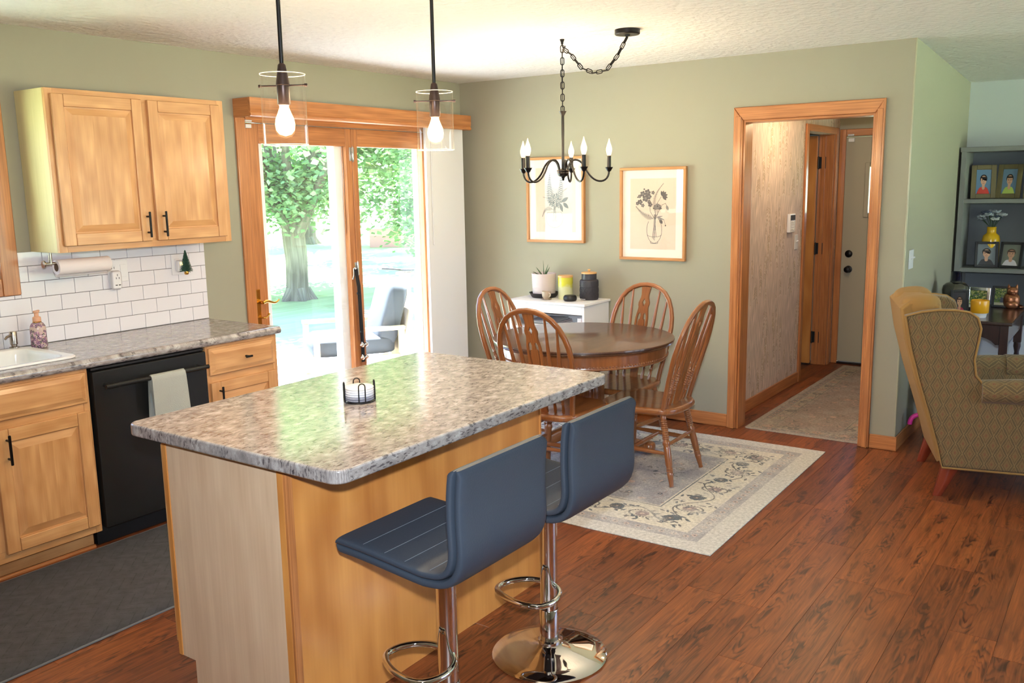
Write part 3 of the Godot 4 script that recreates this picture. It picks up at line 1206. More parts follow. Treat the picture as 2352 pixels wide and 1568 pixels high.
	wedge.T = Transform3D(Basis(V(0, 0, 1), V(0, 1, 0), V(1, 0, 0)), Vector3.ZERO)
	wedge.prism(PackedVector2Array([Vector2(0, CEIL), Vector2(-1.93, CEIL), Vector2(-1.93, 2.345)]), WX, 8.0)
	struct_("ceiling_living", wedge, mats.ceiling, "slightly sloping living room ceiling")
	struct_("roof_eave", MB.new().bb(V(-0.75, CEIL + 0.06, -2.75), V(-0.15, CEIL + 0.15, 7.65)), mats.white, "white eave over the patio door")
	# baseboards
	struct_("baseboard_back", MB.new().bb(V(0.014, 0, 0), V(2.245, 0.09, 0.014), 0.004, 0), mats.trim, "oak baseboard on the dining wall")
	struct_("baseboard_corner", MB.new().bb(V(3.172, 0, 0), V(WX + 0.014, 0.09, 0.014), 0.004, 0), mats.trim, "short oak baseboard by the outer corner")
	struct_("baseboard_living", MB.new().bb(V(WX, 0, -1.93), V(WX + 0.014, 0.09, 0.0), 0.004, 2), mats.trim, "oak baseboard of the living room side wall")
	struct_("baseboard_left", MB.new().bb(V(0, 0, 0.0), V(0.014, 0.09, 0.40), 0.004, 2), mats.trim, "oak baseboard below the panel blind")
	# cased opening to the hallway
	var c := struct_root("trim_1", "oak casing of the hallway doorway")
	var pl := PackedVector2Array([Vector2(2.245, 0), Vector2(2.309, 0), Vector2(2.309, 2.035), Vector2(2.245, 2.117)])
	var pr := PackedVector2Array([Vector2(3.116, 0), Vector2(3.172, 0), Vector2(3.172, 2.117), Vector2(3.116, 2.035)])
	var ph := PackedVector2Array([Vector2(2.309, 2.035), Vector2(3.116, 2.035), Vector2(3.172, 2.117), Vector2(2.245, 2.117)])
	part(c, "casing", MB.new().prism(pl, 0.0, 0.02, 0.005), mats.trim)
	part(c, "casing", MB.new().prism(pr, 0.0, 0.02, 0.005), mats.trim)
	var hm := MB.new()
	hm.prism(ph, 0.0, 0.02, 0.005)
	for i in hm.t.size():
		hm.t[i] = Vector2(hm.t[i].y, hm.t[i].x)
	part(c, "head_casing", hm, mats.trim)
	for q in [[2.259, 2.298], [3.127, 3.160]]:
		part(c, "bead", MB.new().bb(V(q[0], 0, 0.018), V(q[1], 2.06, 0.025), 0.003), mats.trim)
	var jm := MB.new()
	jm.bb(V(2.309, 0, -0.125), V(2.322, 2.035, 0.006), 0.001)
	jm.bb(V(3.103, 0, -0.125), V(3.116, 2.035, 0.006), 0.001)
	part(c, "jamb", jm, mats.trim)
	part(c, "head_jamb", MB.new().bb(V(2.322, 2.022, -0.125), V(3.103, 2.035, 0.006), 0.001, 0), mats.trim)

func build_floor() -> void:
	var fl := struct_("floor", MB.new().bb(V(-0.15, -0.2, -2.75), V(8.15, -0.006, 7.65)), mats.floor_dark, "dark red-brown wood plank floor")
	var rg := RandomNumberGenerator.new()
	rg.seed = 5
	var pw := 0.16
	var rest := MB.new()
	var cache := {}
	for i in 50:
		var x := 0.0 + i * pw
		var z := -2.6 - rg.randf() * 1.22
		var prev := -1
		while z < 7.5:
			var z0 := maxf(z, -2.6)
			var z1 := minf(z + 1.22, 7.5)
			z += 1.22
			if z1 - z0 < 0.02:
				continue
			if x < 2.0 and z1 < 0.1:
				continue
			var k := rg.randi() % 6
			if k == prev:
				k = (k + 1) % 6
			prev = k
			var off := rg.randi() % 4
			var seen := x < 4.9 and z0 < 4.6 and not (x > 3.3 + (4.9 - z1) * 0.6 and z1 > 3.4) and not (x < 0.4 and z1 > 2.6)
			if seen:
				var key := "%.3f %d %d" % [z1 - z0, k, off]
				if not cache.has(key):
					cache[key] = plank(MB.new(), Vector3.ZERO, pw, z1 - z0, k, off * 0.25).mesh()
				var o := part(fl, "plank", cache[key], mats.floor_wood)
				o.position = V(x + pw * 0.5, 0, (z0 + z1) * 0.5)
			else:
				plank(rest, V(x + pw * 0.5, 0, (z0 + z1) * 0.5), pw, z1 - z0, k, off * 0.25)
	var o := part(fl, "more_planks", rest, mats.floor_wood)
	o.set_meta("kind", "stuff")

func plank(b: MB, c: Vector3, w: float, l: float, k: int, off: float) -> MB:
	var g := 0.0008
	var x0 := -w / 2
	var z0 := -l / 2
	var u0 := (k + 0.02) / 6.0
	var u1 := (k + 0.98) / 6.0
	var v0 := off
	var v1 := off + l / 1.22
	var f := 0.0
	var ins := [V(x0 + g, f, z0 + g), V(-x0 - g, f, z0 + g), V(-x0 - g, f, -z0 - g), V(x0 + g, f, -z0 - g)]
	var out := [V(x0, -0.002, z0), V(-x0, -0.002, z0), V(-x0, -0.002, -z0), V(x0, -0.002, -z0)]
	var uv := [Vector2(u0, v0), Vector2(u1, v0), Vector2(u1, v1), Vector2(u0, v1)]
	b.T = Transform3D(Basis.IDENTITY, c)
	b.face(ins, Vector3.UP, uv)
	for i in 4:
		var j := (i + 1) % 4
		var nn: Vector3 = ((ins[i] - out[i]) * V(-1, 0, -1) + V(0, 0.0006, 0)).normalized()
		b.face([ins[i], ins[j], out[j], out[i]], nn, [uv[i], uv[j], uv[j], uv[i]])
	return b

func build_patio_door() -> void:
	var d := struct_root("door_1", "oak glazed patio door pair")
	var tr: Material = mats.trim
	part(d, "casing", MB.new().bb(V(0, 0, 2.10), V(0.018, 2.08, 2.172), 0.005), tr)
	part(d, "casing", MB.new().bb(V(0, 0, 0.36), V(0.018, 2.08, 0.42), 0.005), tr)
	part(d, "head_casing", MB.new().bb(V(0, 2.052, 0.42), V(0.018, 2.10, 2.10), 0.004, 2), tr)
	# two leaves in the plane x = -0.05 .. 0
	for q in [[1.205, 2.098, 0.105, 0.055, 0], [0.42, 1.203, 0.055, 0.05, 1]]:
		var f := MB.new()
		f.bb(V(-0.05, 0.03, q[1] - q[2]), V(-0.004, 2.05, q[1]), 0.004)
		f.bb(V(-0.05, 0.03, q[0]), V(-0.004, 2.05, q[0] + q[3]), 0.004)
		f.bb(V(-0.05, 1.93, q[0] + q[3]), V(-0.004, 2.05, q[1] - q[2]), 0.004, 2)
		f.bb(V(-0.05, 0.03, q[0] + q[3]), V(-0.004, 0.25, q[1] - q[2]), 0.004, 2)
		part(d, "leaf", f, tr)
		part(d, "pane", MB.new().bb(V(-0.036, 0.25, q[0] + q[3]), V(-0.030, 1.93, q[1] - q[2])), mats.pane)
	# white exterior frame
	var w := MB.new()
	w.bb(V(-0.13, 0, 1.930), V(-0.052, 2.05, 2.11), 0.002)
	w.bb(V(-0.10, 0, 0.40), V(-0.052, 2.05, 0.478), 0.002)
	w.bb(V(-0.13, 1.965, 0.455), V(-0.052, 2.065, 1.935), 0.002)
	w.bb(V(-0.12, 0.03, 1.19), V(-0.052, 1.965, 1.325), 0.002)
	part(d, "exterior_frame", w, mats.vinyl)
	part(d, "threshold", MB.new().bb(V(-0.17, -0.03, 0.40), V(0.01, 0.03, 2.11), 0.004, 2), mats.nickel)
	for y in [1.88, 1.10, 0.30]:
		var h := MB.new()
		h.at(V(0.004, y, 1.206)).lathe([Vector2(0.001, -0.056), Vector2(0.006, -0.05), Vector2(0.008, -0.042), Vector2(0.008, 0.042), Vector2(0.006, 0.05), Vector2(0.001, 0.056)], 12)
		h.at(Vector3.ZERO).bb(V(-0.004, y - 0.045, 1.185), V(-0.001, y + 0.045, 1.228))
		part(d, "hinge", h, mats.silver)
	# brass lever set
	var lv := MB.new()
	lv.bb(V(-0.004, 0.815, 2.062), V(0.006, 1.045, 2.095), 0.003)
	part(d, "handle_plate", lv, mats.brass)
	var hd := MB.new()
	hd.tube([V(0.0, 0.965, 2.078), V(0.05, 0.965, 2.078)], 0.010, 12)
	hd.tube(bez(V(0.05, 0.965, 2.082), V(0.055, 0.99, 2.03), V(0.055, 0.93, 2.01), V(0.05, 0.972, 1.955), 14), [0.010, 0.010, 0.010, 0.009, 0.009, 0.009, 0.008, 0.008, 0.008, 0.007, 0.007, 0.006, 0.006, 0.005, 0.004], 10)
	hd.tube(bez(V(0.0, 0.868, 2.076), V(0.035, 0.868, 2.076), V(0.04, 0.862, 2.05), V(0.04, 0.885, 2.035), 8), 0.006, 8)
	hd.ball(V(0.04, 0.888, 2.034), 0.008)
	part(d, "lever", hd, mats.brass)
	# little door sensors
	part(d, "door_sensor", MB.new().bb(V(0.0, 2.054, 2.055), V(0.024, 2.066, 2.105), 0.003), mats.white_plastic)
	part(d, "door_sensor", MB.new().bb(V(-0.004, 2.018, 2.052), V(0.014, 2.042, 2.096), 0.003), mats.white_plastic)
	# valance over the door
	var va := thing("valance", "long oak valance box over the patio door", "valance")
	var sec := PackedVector2Array([Vector2(0.136, 2.075), Vector2(0.150, 2.075), Vector2(0.158, 2.082), Vector2(0.158, 2.092), Vector2(0.150, 2.100), Vector2(0.156, 2.106), Vector2(0.156, 2.184), Vector2(0.136, 2.184)])
	var bo := MB.new()
	bo.prism(sec, 0.068, 2.172)
	for i in bo.t.size():
		bo.t[i] = Vector2(bo.v[i].y + bo.v[i].x, bo.v[i].z)
	part(va, "front_board", bo, tr)
	for q in [[0.068, 0.086], [2.154, 2.172]]:
		part(va, "return", MB.new().bb(V(0.0, 2.076, q[0]), V(0.137, 2.184, q[1]), 0.002, 0), tr)
	part(va, "top_board", MB.new().bb(V(0.0, 2.168, 0.086), V(0.137, 2.184, 2.154), 0.001, 2), tr)
	# panel blind gathered at the right
	var bl := thing("panel_blind", "white fabric panel blind gathered at the right of the patio door", "blind")
	for i in 4:
		part(bl, "panel", MB.new().bb(V(0.040 + i * 0.02, 0.03, 0.085 + i * 0.008), V(0.043 + i * 0.02, 2.135, 0.50 + i * 0.016), 0.001), mats.linen)
	part(bl, "rail", MB.new().bb(V(0.03, 2.135, 0.09), V(0.115, 2.15, 2.15), 0.002, 2), mats.white)
	var wd := part(bl, "wand", MB.new().tube([V(0.112, 2.135, 0.50), V(0.113, 1.6, 0.505), V(0.112, 1.25, 0.502)], 0.0035, 8), mats.white_plastic)
	part(wd, "wand_tip", MB.new().at(V(0.112, 1.24, 0.502)).lathe([Vector2(0.001, -0.02), Vector2(0.006, -0.015), Vector2(0.005, 0.01), Vector2(0.003, 0.012)], 10), mats.white_plastic)
	# sleigh-bell strap on the door
	var sb := thing("bell_strap", "black webbing strap with silver jingle bells on the patio door", "bells")
	part(sb, "hook", MB.new().tube([V(-0.002, 1.03, 1.25), V(0.012, 1.06, 1.25), V(0.012, 1.105, 1.25), V(0.022, 1.112, 1.248), V(0.028, 1.10, 1.246)], 0.006, 8), mats.silver)
	var st := MB.new()
	var secs := PackedVector2Array([Vector2(-0.0015, -0.016), Vector2(0.0015, -0.016), Vector2(0.0015, 0.016), Vector2(-0.0015, 0.016)])
	st.sweep([V(0.022, 1.10, 1.244), V(0.027, 0.98, 1.226), V(0.020, 0.80, 1.214), V(0.017, 0.60, 1.206), V(0.016, 0.44, 1.204)], secs, 1.0, Vector3(0, 0, 1))
	part(sb, "strap", st, mats.black)
	for y in [0.93, 0.66]:
		part(sb, "slider", MB.new().bb(V(0.014, y - 0.008, 1.199 if y < 0.8 else 1.207), V(0.028, y + 0.008, 1.228 if y < 0.8 else 1.238), 0.002), mats.black)
	for y in [0.565, 0.475]:
		for s in [-1, 1]:
			part(sb, "bell", MB.new().at(V(0.030, y, 1.204 + s * 0.020)).lathe([Vector2(0.001, -0.017), Vector2(0.009, -0.014), Vector2(0.0155, -0.004), Vector2(0.0175, -0.001), Vector2(0.0175, 0.001), Vector2(0.0155, 0.004), Vector2(0.009, 0.014), Vector2(0.004, 0.017), Vector2(0.003, 0.022), Vector2(0.001, 0.023)], 14), mats.silver)

func build_hall() -> void:
	var b := MB.new()
	b.bb(V(2.08, 0, -1.68), V(2.2, 2.3, -0.12))
	b.bb(V(2.08, 2.04, -2.46), V(2.2, 2.3, -1.68))
	b.bb(V(2.08, 0, -2.6), V(2.2, 2.3, -2.46))
	struct_("wall_hall_left", b, tmat(wallpaper_tex(), 0.8, Vector3(1.3, 1.3, 1)), "hallway wall in beige tree-pattern wallpaper")
	b = MB.new()
	b.bb(V(0, 0, -2.7), V(2.245, 2.44, -2.6))
	b.bb(V(2.245, 2.02, -2.7), V(3.085, 2.44, -2.6))
	b.bb(V(3.085, 0, -2.7), V(3.2, 2.44, -2.6))
	struct_("wall_hall_end", b, mats.wall, "end wall of the hallway")
	struct_("ceiling_hall", MB.new().bb(V(2.08, 2.2, -2.6), V(3.2, 2.3, -0.12)), mats.ceiling, "low hallway ceiling")
	struct_("baseboard_hall", MB.new().bb(V(2.2, 0, -1.62), V(2.214, 0.09, -0.125), 0.004, 2), mats.trim, "oak baseboard under the wallpaper")
	# side doorway
	var d := struct_root("door_2", "oak side door of the hallway standing open")
	part(d, "casing", MB.new().bb(V(2.2, 0, -1.68), V(2.218, 2.095, -1.622), 0.004), mats.trim)
	part(d, "casing", MB.new().bb(V(2.2, 0, -2.52), V(2.218, 2.095, -2.46), 0.004), mats.trim)
	part(d, "head_casing", MB.new().bb(V(2.2, 2.04, -2.46), V(2.218, 2.095, -1.68), 0.004, 2), mats.trim)
	part(d, "jamb", MB.new().bb(V(2.07, 0, -2.46), V(2.2, 2.04, -2.442), 0.001), mats.trim)
	part(d, "jamb", MB.new().bb(V(2.07, 0, -1.70), V(2.2, 2.04, -1.68), 0.001), mats.trim)
	part(d, "stop", MB.new().bb(V(2.10, 0, -2.444), V(2.13, 2.03, -2.43), 0.002), mats.trim)
	var sl := part(d, "slab", MB.new().bb(V(1.32, 0.012, -2.425), V(2.07, 2.03, -2.39), 0.003), mats.maple_island)
	for y in [1.80, 1.05, 0.25]:
		var h := MB.new()
		h.bb(V(2.07, y - 0.05, -2.442), V(2.135, y + 0.05, -2.439))
		h.at(V(2.076, y, -2.425)).lathe([Vector2(0.001, -0.055), Vector2(0.009, -0.05), Vector2(0.009, 0.05), Vector2(0.001, 0.055)], 10)
		part(d, "hinge", h, mats.black)
	# end door
	var e := struct_root("door_3", "sage green outside door at the end of the hallway")
	part(e, "casing", MB.new().bb(V(2.205, 0, -2.6), V(2.262, 2.085, -2.58), 0.005), mats.trim)
	part(e, "casing", MB.new().bb(V(3.075, 0, -2.6), V(3.132, 2.085, -2.58), 0.005), mats.trim)
	part(e, "head_casing", MB.new().bb(V(2.262, 2.025, -2.6), V(3.075, 2.085, -2.58), 0.005, 0), mats.trim)
	var s := MB.new()
	s.bb(V(2.248, 0.02, -2.65), V(2.47, 2.018, -2.606), 0.002)
	s.bb(V(2.87, 0.02, -2.65), V(3.082, 2.018, -2.606), 0.002)
	s.bb(V(2.47, 0.02, -2.65), V(2.87, 1.36, -2.606), 0.002)
	s.bb(V(2.47, 1.755, -2.65), V(2.87, 2.018, -2.606), 0.002)
	part(e, "slab", s, mats.sage_door)
	var lf := MB.new()
	lf.bb(V(2.43, 1.32, -2.606), V(2.47, 1.795, -2.590), 0.005)
	lf.bb(V(2.87, 1.32, -2.606), V(2.91, 1.795, -2.590), 0.005)
	lf.bb(V(2.47, 1.32, -2.606), V(2.87, 1.36, -2.590), 0.005)
	lf.bb(V(2.47, 1.755, -2.606), V(2.87, 1.795, -2.590), 0.005)
	part(e, "light_frame", lf, mats.sage_door)
	part(e, "pane", MB.new().bb(V(2.47, 1.36, -2.63), V(2.87, 1.755, -2.626)), mats.pane)
	part(e, "threshold", MB.new().bb(V(2.262, 0, -2.65), V(3.075, 0.018, -2.575), 0.003, 0), mats.bronze)
	var kn := MB.new()
	kn.at(V(2.325, 0.86, -2.606), V(PI / 2, 0, 0)).lathe([Vector2(0.032, 0), Vector2(0.032, 0.008), Vector2(0.012, 0.012), Vector2(0.012, 0.03), Vector2(0.026, 0.04), Vector2(0.029, 0.052), Vector2(0.024, 0.064), Vector2(0.001, 0.068)], 20)
	part(e, "knob", kn, mats.black_metal)
	var db := MB.new()
	db.at(V(2.322, 0.998, -2.606), V(PI / 2, 0, 0)).lathe([Vector2(0.032, 0), Vector2(0.032, 0.010), Vector2(0.026, 0.016), Vector2(0.001, 0.018)], 20)
	db.at(V(2.322, 0.998, -2.585)).box(Vector3.ZERO, V(0.007, 0.03, 0.012), 0.002)
	part(e, "deadbolt", db, mats.black_metal)
	part(e, "door_sensor", MB.new().bb(V(2.278, 2.026, -2.58), V(2.33, 2.040, -2.562), 0.003), mats.white_plastic)
	part(e, "door_sensor", MB.new().bb(V(2.278, 1.975, -2.606), V(2.33, 2.008, -2.59), 0.003), mats.white_plastic)

# ---------------------------------------------------------------- outdoors
func leaf_cluster(sd: int, n: int, size: float, spread: float) -> ArrayMesh:
	var rg := RandomNumberGenerator.new()
	rg.seed = sd
	var b := MB.new()
	for i in n:
		var p := V(rg.randfn(0, 1), rg.randfn(0, 0.6), rg.randfn(0, 1)) * spread * 0.5
		var d := V(rg.randf_range(-1, 1), rg.randf_range(-0.6, 0.3), rg.randf_range(-1, 1)).normalized()
		var nn := V(rg.randf_range(-0.7, 0.7), 1.0, rg.randf_range(-0.7, 0.7)).normalized()
		var s := d.cross(nn).normalized()
		nn = s.cross(d).normalized()
		var l := size * rg.randf_range(0.7, 1.3)
		b.face([p, p + d * l * 0.45 + s * l * 0.42, p + d * l + nn * l * -0.12, p + d * l * 0.45 - s * l * 0.42], nn)
	return b.mesh()

func tree(where: Vector3, hgt: float, rad: float, low: float, trunk_r: float, count: int, sd: int, leaf_m: Material, bark: Material, label: String, group: String) -> void:
	var rg := RandomNumberGenerator.new()
	rg.seed = sd
	var t := thing("tree", label, "tree", where, 0.0, group)
	var b := MB.new()
	var k := low * 1.1
	b.tube([V(0, -0.1, 0), V(0, 0.06, 0), V(0, 0.3, 0), V(0.02, k * 0.6, 0), V(-0.02, k, 0.02), V(0.05, k * 1.5, 0.05)], [trunk_r * 1.4, trunk_r * 1.2, trunk_r * 1.03, trunk_r, trunk_r * 1.05, trunk_r * 0.8], 14)
	for r in 5:
		var a := TAU * r / 5.0 + 0.4
		b.tube([V(cos(a) * trunk_r * 0.7, 0.22, sin(a) * trunk_r * 0.7), V(cos(a) * trunk_r * 1.2, 0.05, sin(a) * trunk_r * 1.2), V(cos(a) * trunk_r * 1.7, -0.05, sin(a) * trunk_r * 1.7)], [trunk_r * 0.5, trunk_r * 0.4, trunk_r * 0.2], 8)
	part(t, "trunk", b, bark)
	var tips := []
	for i in 9:
		var a := TAU * i / 9.0 + rg.randf() * 0.5
		var out := rad * rg.randf_range(0.25, 0.75)
		var top := hgt * rg.randf_range(0.45, 0.95)
		var s := V(0, k * rg.randf_range(0.85, 1.4), 0)
		var e := V(cos(a) * out, top, sin(a) * out)
		var pts := bez(s, s + V(cos(a) * out * 0.3, (top - s.y) * 0.25, sin(a) * out * 0.3), s.lerp(e, 0.6) + V(0, 0.3, 0), e, 9)
		var rr := []
		for q in pts.size():
			rr.append(trunk_r * lerpf(0.55, 0.08, float(q) / (pts.size() - 1)))
		part(t, "branch", MB.new().tube(pts, rr, 8), bark)
	var mm := MultiMesh.new()
	mm.transform_format = MultiMesh.TRANSFORM_3D
	mm.use_colors = true
	mm.mesh = leaf_cluster(sd + 3, 18, 0.10, 0.38)
	var blobs := []
	for i in 46:
		var a := rg.randf() * TAU
		var u := rg.randf()
		var y := lerpf(low * 1.05, hgt, u)
		var rr := rad * sqrt(maxf(0.05, 1.0 - pow(absf(u * 1.7 - 0.75) / 1.0, 2.0))) * sqrt(rg.randf()) * 0.95
		blobs.append([V(cos(a) * rr, y, sin(a) * rr), rad * rg.randf_range(0.16, 0.30)])
	mm.instance_count = count
	for i in count:
		var q: Array = blobs[rg.randi() % blobs.size()]
		var d: Vector3 = V(rg.randfn(0, 1), rg.randfn(0, 0.75), rg.randfn(0, 1)).normalized() * q[1] * pow(rg.randf(), 0.4)
		d.y *= 0.7
		var bs := Basis.from_euler(V(rg.randf_range(-0.4, 0.4), rg.randf() * TAU, rg.randf_range(-0.4, 0.4))).scaled(Vector3.ONE * rg.randf_range(0.8, 1.5))
		mm.set_instance_transform(i, Transform3D(bs, q[0] + d))
		var g := rg.randf_range(0.75, 1.25)
		mm.set_instance_color(i, Color(0.29 * g, 0.43 * g, 0.23 * g))
	var mi := MultiMeshInstance3D.new()
	mi.multimesh = mm
	mi.material_override = leaf_m
	mi.name = "foliage"
	mi.set_meta("kind", "stuff")
	t.add_child(mi, true)

func build_outdoors() -> void:
	var grass_t := wood_tex(51, col(160, 172, 128), col(196, 206, 166), 0.5, 0.4, 0.6, 256, 256)
	var gm := mat(Color.WHITE, 0.95)
	gm.albedo_texture = grass_t
	gm.uv1_triplanar = true
	gm.uv1_world_triplanar = true
	gm.uv1_scale = Vector3(0.3, 0.3, 0.3)
	struct_("ground", MB.new().bb(V(-90, -1.0, -90), V(60, -0.75, 60)), gm, "mown lawn behind the house")
	var dk := struct_root("deck", "sunlit wooden deck outside the patio door")
	for i in 20:
		part(dk, "board", MB.new().bb(V(-0.17 - i * 0.145, -0.16, -2.2), V(-0.305 - i * 0.145, -0.12, 4.2), 0.004, 2), mats.deck)
	part(dk, "skirt", MB.new().bb(V(-3.08, -0.75, -2.2), V(-3.05, -0.17, 4.2)), mats.deck)
	# side railing
	var rl := thing("deck_railing", "pale deck railing with a square end post beyond the glass", "railing")
	var px := -2.5
	var rz := -2.07
	part(rl, "post", MB.new().bb(V(px - 0.05, -0.12, rz - 0.05), V(px + 0.05, 0.66, rz + 0.05), 0.006), mats.vinyl)
	part(rl, "post_cap", MB.new().bb(V(px - 0.075, 0.66, rz - 0.075), V(px + 0.075, 0.69, rz + 0.075), 0.006), mats.pale_wood)
	part(rl, "top_rail", MB.new().bb(V(px + 0.05, 0.58, rz - 0.06), V(-0.15, 0.62, rz + 0.06), 0.006, 0), mats.pale_wood)
	part(rl, "bottom_rail", MB.new().bb(V(px + 0.05, -0.04, rz - 0.02), V(-0.15, 0.0, rz + 0.02), 0.004, 0), mats.pale_wood)
	for i in 15:
		var x := px + 0.16 + i * 0.15
		if x < -0.2:
			part(rl, "baluster", MB.new().bb(V(x - 0.014, 0.0, rz - 0.014), V(x + 0.014, 0.58, rz + 0.014), 0.002), mats.vinyl)
	# grill-side tray resting on the post
	var tr := thing("garden_tools", "dark scoop lying on the deck post beyond the glass", "tool", V(px, 0.69, rz), 0.5)
	part(tr, "blade", MB.new().at(V(0.04, 0.015, 0)).slab(rrect(0, 0, 0.16, 0.10, 0.04), 0.0, 0.02, 0.008), mats.grey_cloth)
	part(tr, "handle", MB.new().tube([V(-0.03, 0.025, 0), V(-0.16, 0.035, 0.01), V(-0.26, 0.04, 0.015)], [0.012, 0.014, 0.016], 10), mats.black)
	# lounge chair on the deck
	var c := thing("patio_chair", "pale wooden patio armchair with thick dark grey cushions", "chair", V(-1.57, -0.12, -0.27), deg_to_rad(-35))
	for s in [-1, 1]:
		var x: float = s * 0.37
		part(c, "arm", MB.new().bb(V(x - 0.035, 0.49, -0.42), V(x + 0.035, 0.525, 0.42), 0.006, 2), mats.pale_wood)
		part(c, "leg", MB.new().bb(V(x - 0.03, 0, 0.36), V(x + 0.03, 0.49, 0.41), 0.005), mats.pale_wood)
		part(c, "leg", MB.new().bb(V(x - 0.03, 0, -0.41), V(x + 0.03, 0.49, -0.36), 0.005), mats.pale_wood)
		part(c, "side_rail", MB.new().bb(V(x - 0.02, 0.20, -0.36), V(x + 0.02, 0.27, 0.36), 0.004, 2), mats.pale_wood)
	part(c, "front_rail", MB.new().bb(V(-0.34, 0.19, 0.36), V(0.34, 0.27, 0.40), 0.004, 0), mats.pale_wood)
	part(c, "back_frame", MB.new().at(V(0, 0.50, -0.46), V(-0.28, 0, 0)).box(Vector3.ZERO, V(0.66, 0.62, 0.03), 0.006), mats.pale_wood)
	part(c, "seat_cushion", MB.new().pillow(V(0, 0.345, 0.03), V(0.335, 0.085, 0.385), 0.3), mats.grey_cloth)
	part(c, "back_cushion", MB.new().at(V(0, 0.62, -0.33), V(-0.28, 0, 0)).pillow(Vector3.ZERO, V(0.33, 0.30, 0.10), 0.35), mats.grey_cloth)
	var lm := mat(Color.WHITE, 0.6)
	lm.vertex_color_use_as_albedo = true
	lm.backlight_enabled = true
	lm.backlight = Color(0.42, 0.62, 0.22)
	var bark := tmat(wood_tex(53, col(96, 90, 80), col(150, 144, 130), 0.8, 0.7, 0.4, 256, 256), 0.95, Vector3(3, 0.8, 1))
	tree(V(-10.74, -0.75, -7.73), 7.5, 4.6, 1.35, 0.24, 5200, 101, lm, bark, "large maple tree with a forked trunk on the lawn", "")
	tree(V(-15.5, -0.75, -18.5), 9.5, 5.6, 1.5, 0.30, 4200, 202, lm, bark, "leafy tree behind the deck post, right of the maple", "")
	tree(V(-26.0, -0.75, -22.0), 12.0, 7.0, 2.6, 0.35, 3600, 303, lm, bark, "distant leafy tree farthest behind the maple", "")
	tree(V(-27.0, -0.75, -9.0), 11.0, 6.0, 2.4, 0.35, 3000, 404, lm, bark, "distant leafy tree at the left of the maple", "")
	# red shed
	var sh := thing("shed", "low red shed far across the lawn", "shed", V(-21.0, -0.75, -22.6), 0.6)
	part(sh, "walls", MB.new().bb(V(-1.2, 0, -0.9), V(1.2, 0.75, 0.9), 0.01), mat(col(206, 150, 146), 0.8))
	var rf := PackedVector2Array([Vector2(-1.35, 0.75), Vector2(1.35, 0.75), Vector2(0, 1.2)])
	part(sh, "roof", MB.new().prism(rf, -1.0, 1.0), mat(col(170, 166, 160), 0.8))

# ---------------------------------------------------------------- cabinets
# raised-panel door in the local xy plane, front towards +z, lower left corner at the origin
func panel_door(w: float, h: float, fr := 0.058, th := 0.019) -> MB:
	var b := MB.new()
	b.bb(V(0, 0, 0), V(fr, h, th), 0.004, 1)
	b.bb(V(w - fr, 0, 0), V(w, h, th), 0.004, 1)
	b.bb(V(fr, 0, 0), V(w - fr, fr, th - 0.0006), 0.004, 0)
	b.bb(V(fr, h - fr, 0), V(w - fr, h, th - 0.0006), 0.004, 0)
	# raised field: rings from the groove up to the flat
	var x0 := fr
	var y0 := fr
	var x1 := w - fr
	var y1 := h - fr
	var lv := [[0.0, 0.008], [0.006, 0.0075], [0.034, 0.0155], [0.037, 0.0165]]
	for i in 3:
		var a: Array = lv[i]
		var c: Array = lv[i + 1]
		var pa := [V(x0 + a[0], y0 + a[0], a[1]), V(x1 - a[0], y0 + a[0], a[1]), V(x1 - a[0], y1 - a[0], a[1]), V(x0 + a[0], y1 - a[0], a[1])]
		var pc := [V(x0 + c[0], y0 + c[0], c[1]), V(x1 - c[0], y0 + c[0], c[1]), V(x1 - c[0], y1 - c[0], c[1]), V(x0 + c[0], y1 - c[0], c[1])]
		for k in 4:
			var j := (k + 1) % 4
			var nn: Vector3 = (pa[j] - pa[k]).cross(pc[k] - pa[k]).normalized()
			if nn.z < 0: nn = -nn
			var vert := k % 2 == 1
			var uv := []
			for p in [pa[k], pa[j], pc[j], pc[k]]:
				uv.append(Vector2(p.x, p.y) if vert else Vector2(p.y, p.x))
			b.face([pa[k], pa[j], pc[j], pc[k]], nn, uv)
	var e: Array = lv[3]
	# centre field glued up of three staves
	var xs := [x0 + e[0], lerpf(x0 + e[0], x1 - e[0], 0.36), lerpf(x0 + e[0], x1 - e[0], 0.62), x1 - e[0]]
	for i in 3:
		var q := [V(xs[i], y0 + e[0], e[1]), V(xs[i + 1], y0 + e[0], e[1]), V(xs[i + 1], y1 - e[0], e[1]), V(xs[i], y1 - e[0], e[1])]
		var uv := []
		for p in q:
			uv.append(Vector2(p.x + i * 0.37, p.y + i * 0.61))
		b.face(q, Vector3(0, 0, 1), uv)
	return b

func bar_pull(parent: Node, p: Vector3, l: float, horizontal := false) -> void:
	var b := MB.new()
	var d := V(l / 2, 0, 0) if horizontal else V(0, l / 2, 0)
	b.box(V(0, 0, 0.028), (d * 2).abs() + V(0.011, 0.011, 0.008) * (V(0, 1, 1) if horizontal else V(1, 0, 1)), 0.002)
	for s in [-0.62, 0.62]:
		b.tube([d * s, d * s + V(0, 0, 0.026)], 0.005, 8)
	var o := part(parent, "handle", b, mats.black_metal)
	o.position = p

func knob_t(parent: Node, p: Vector3) -> void:
	var b := MB.new()
	b.tube([Vector3.ZERO, V(0, 0, 0.026)], 0.006, 8)
	b.box(V(0, 0, 0.028), V(0.045, 0.011, 0.009), 0.003)
	var o := part(parent, "knob", b, mats.black_metal)
	o.position = p

func shift_uv(b: MB, o: Vector2) -> MB:
	for i in b.t.size():
		b.t[i] += o
	return b

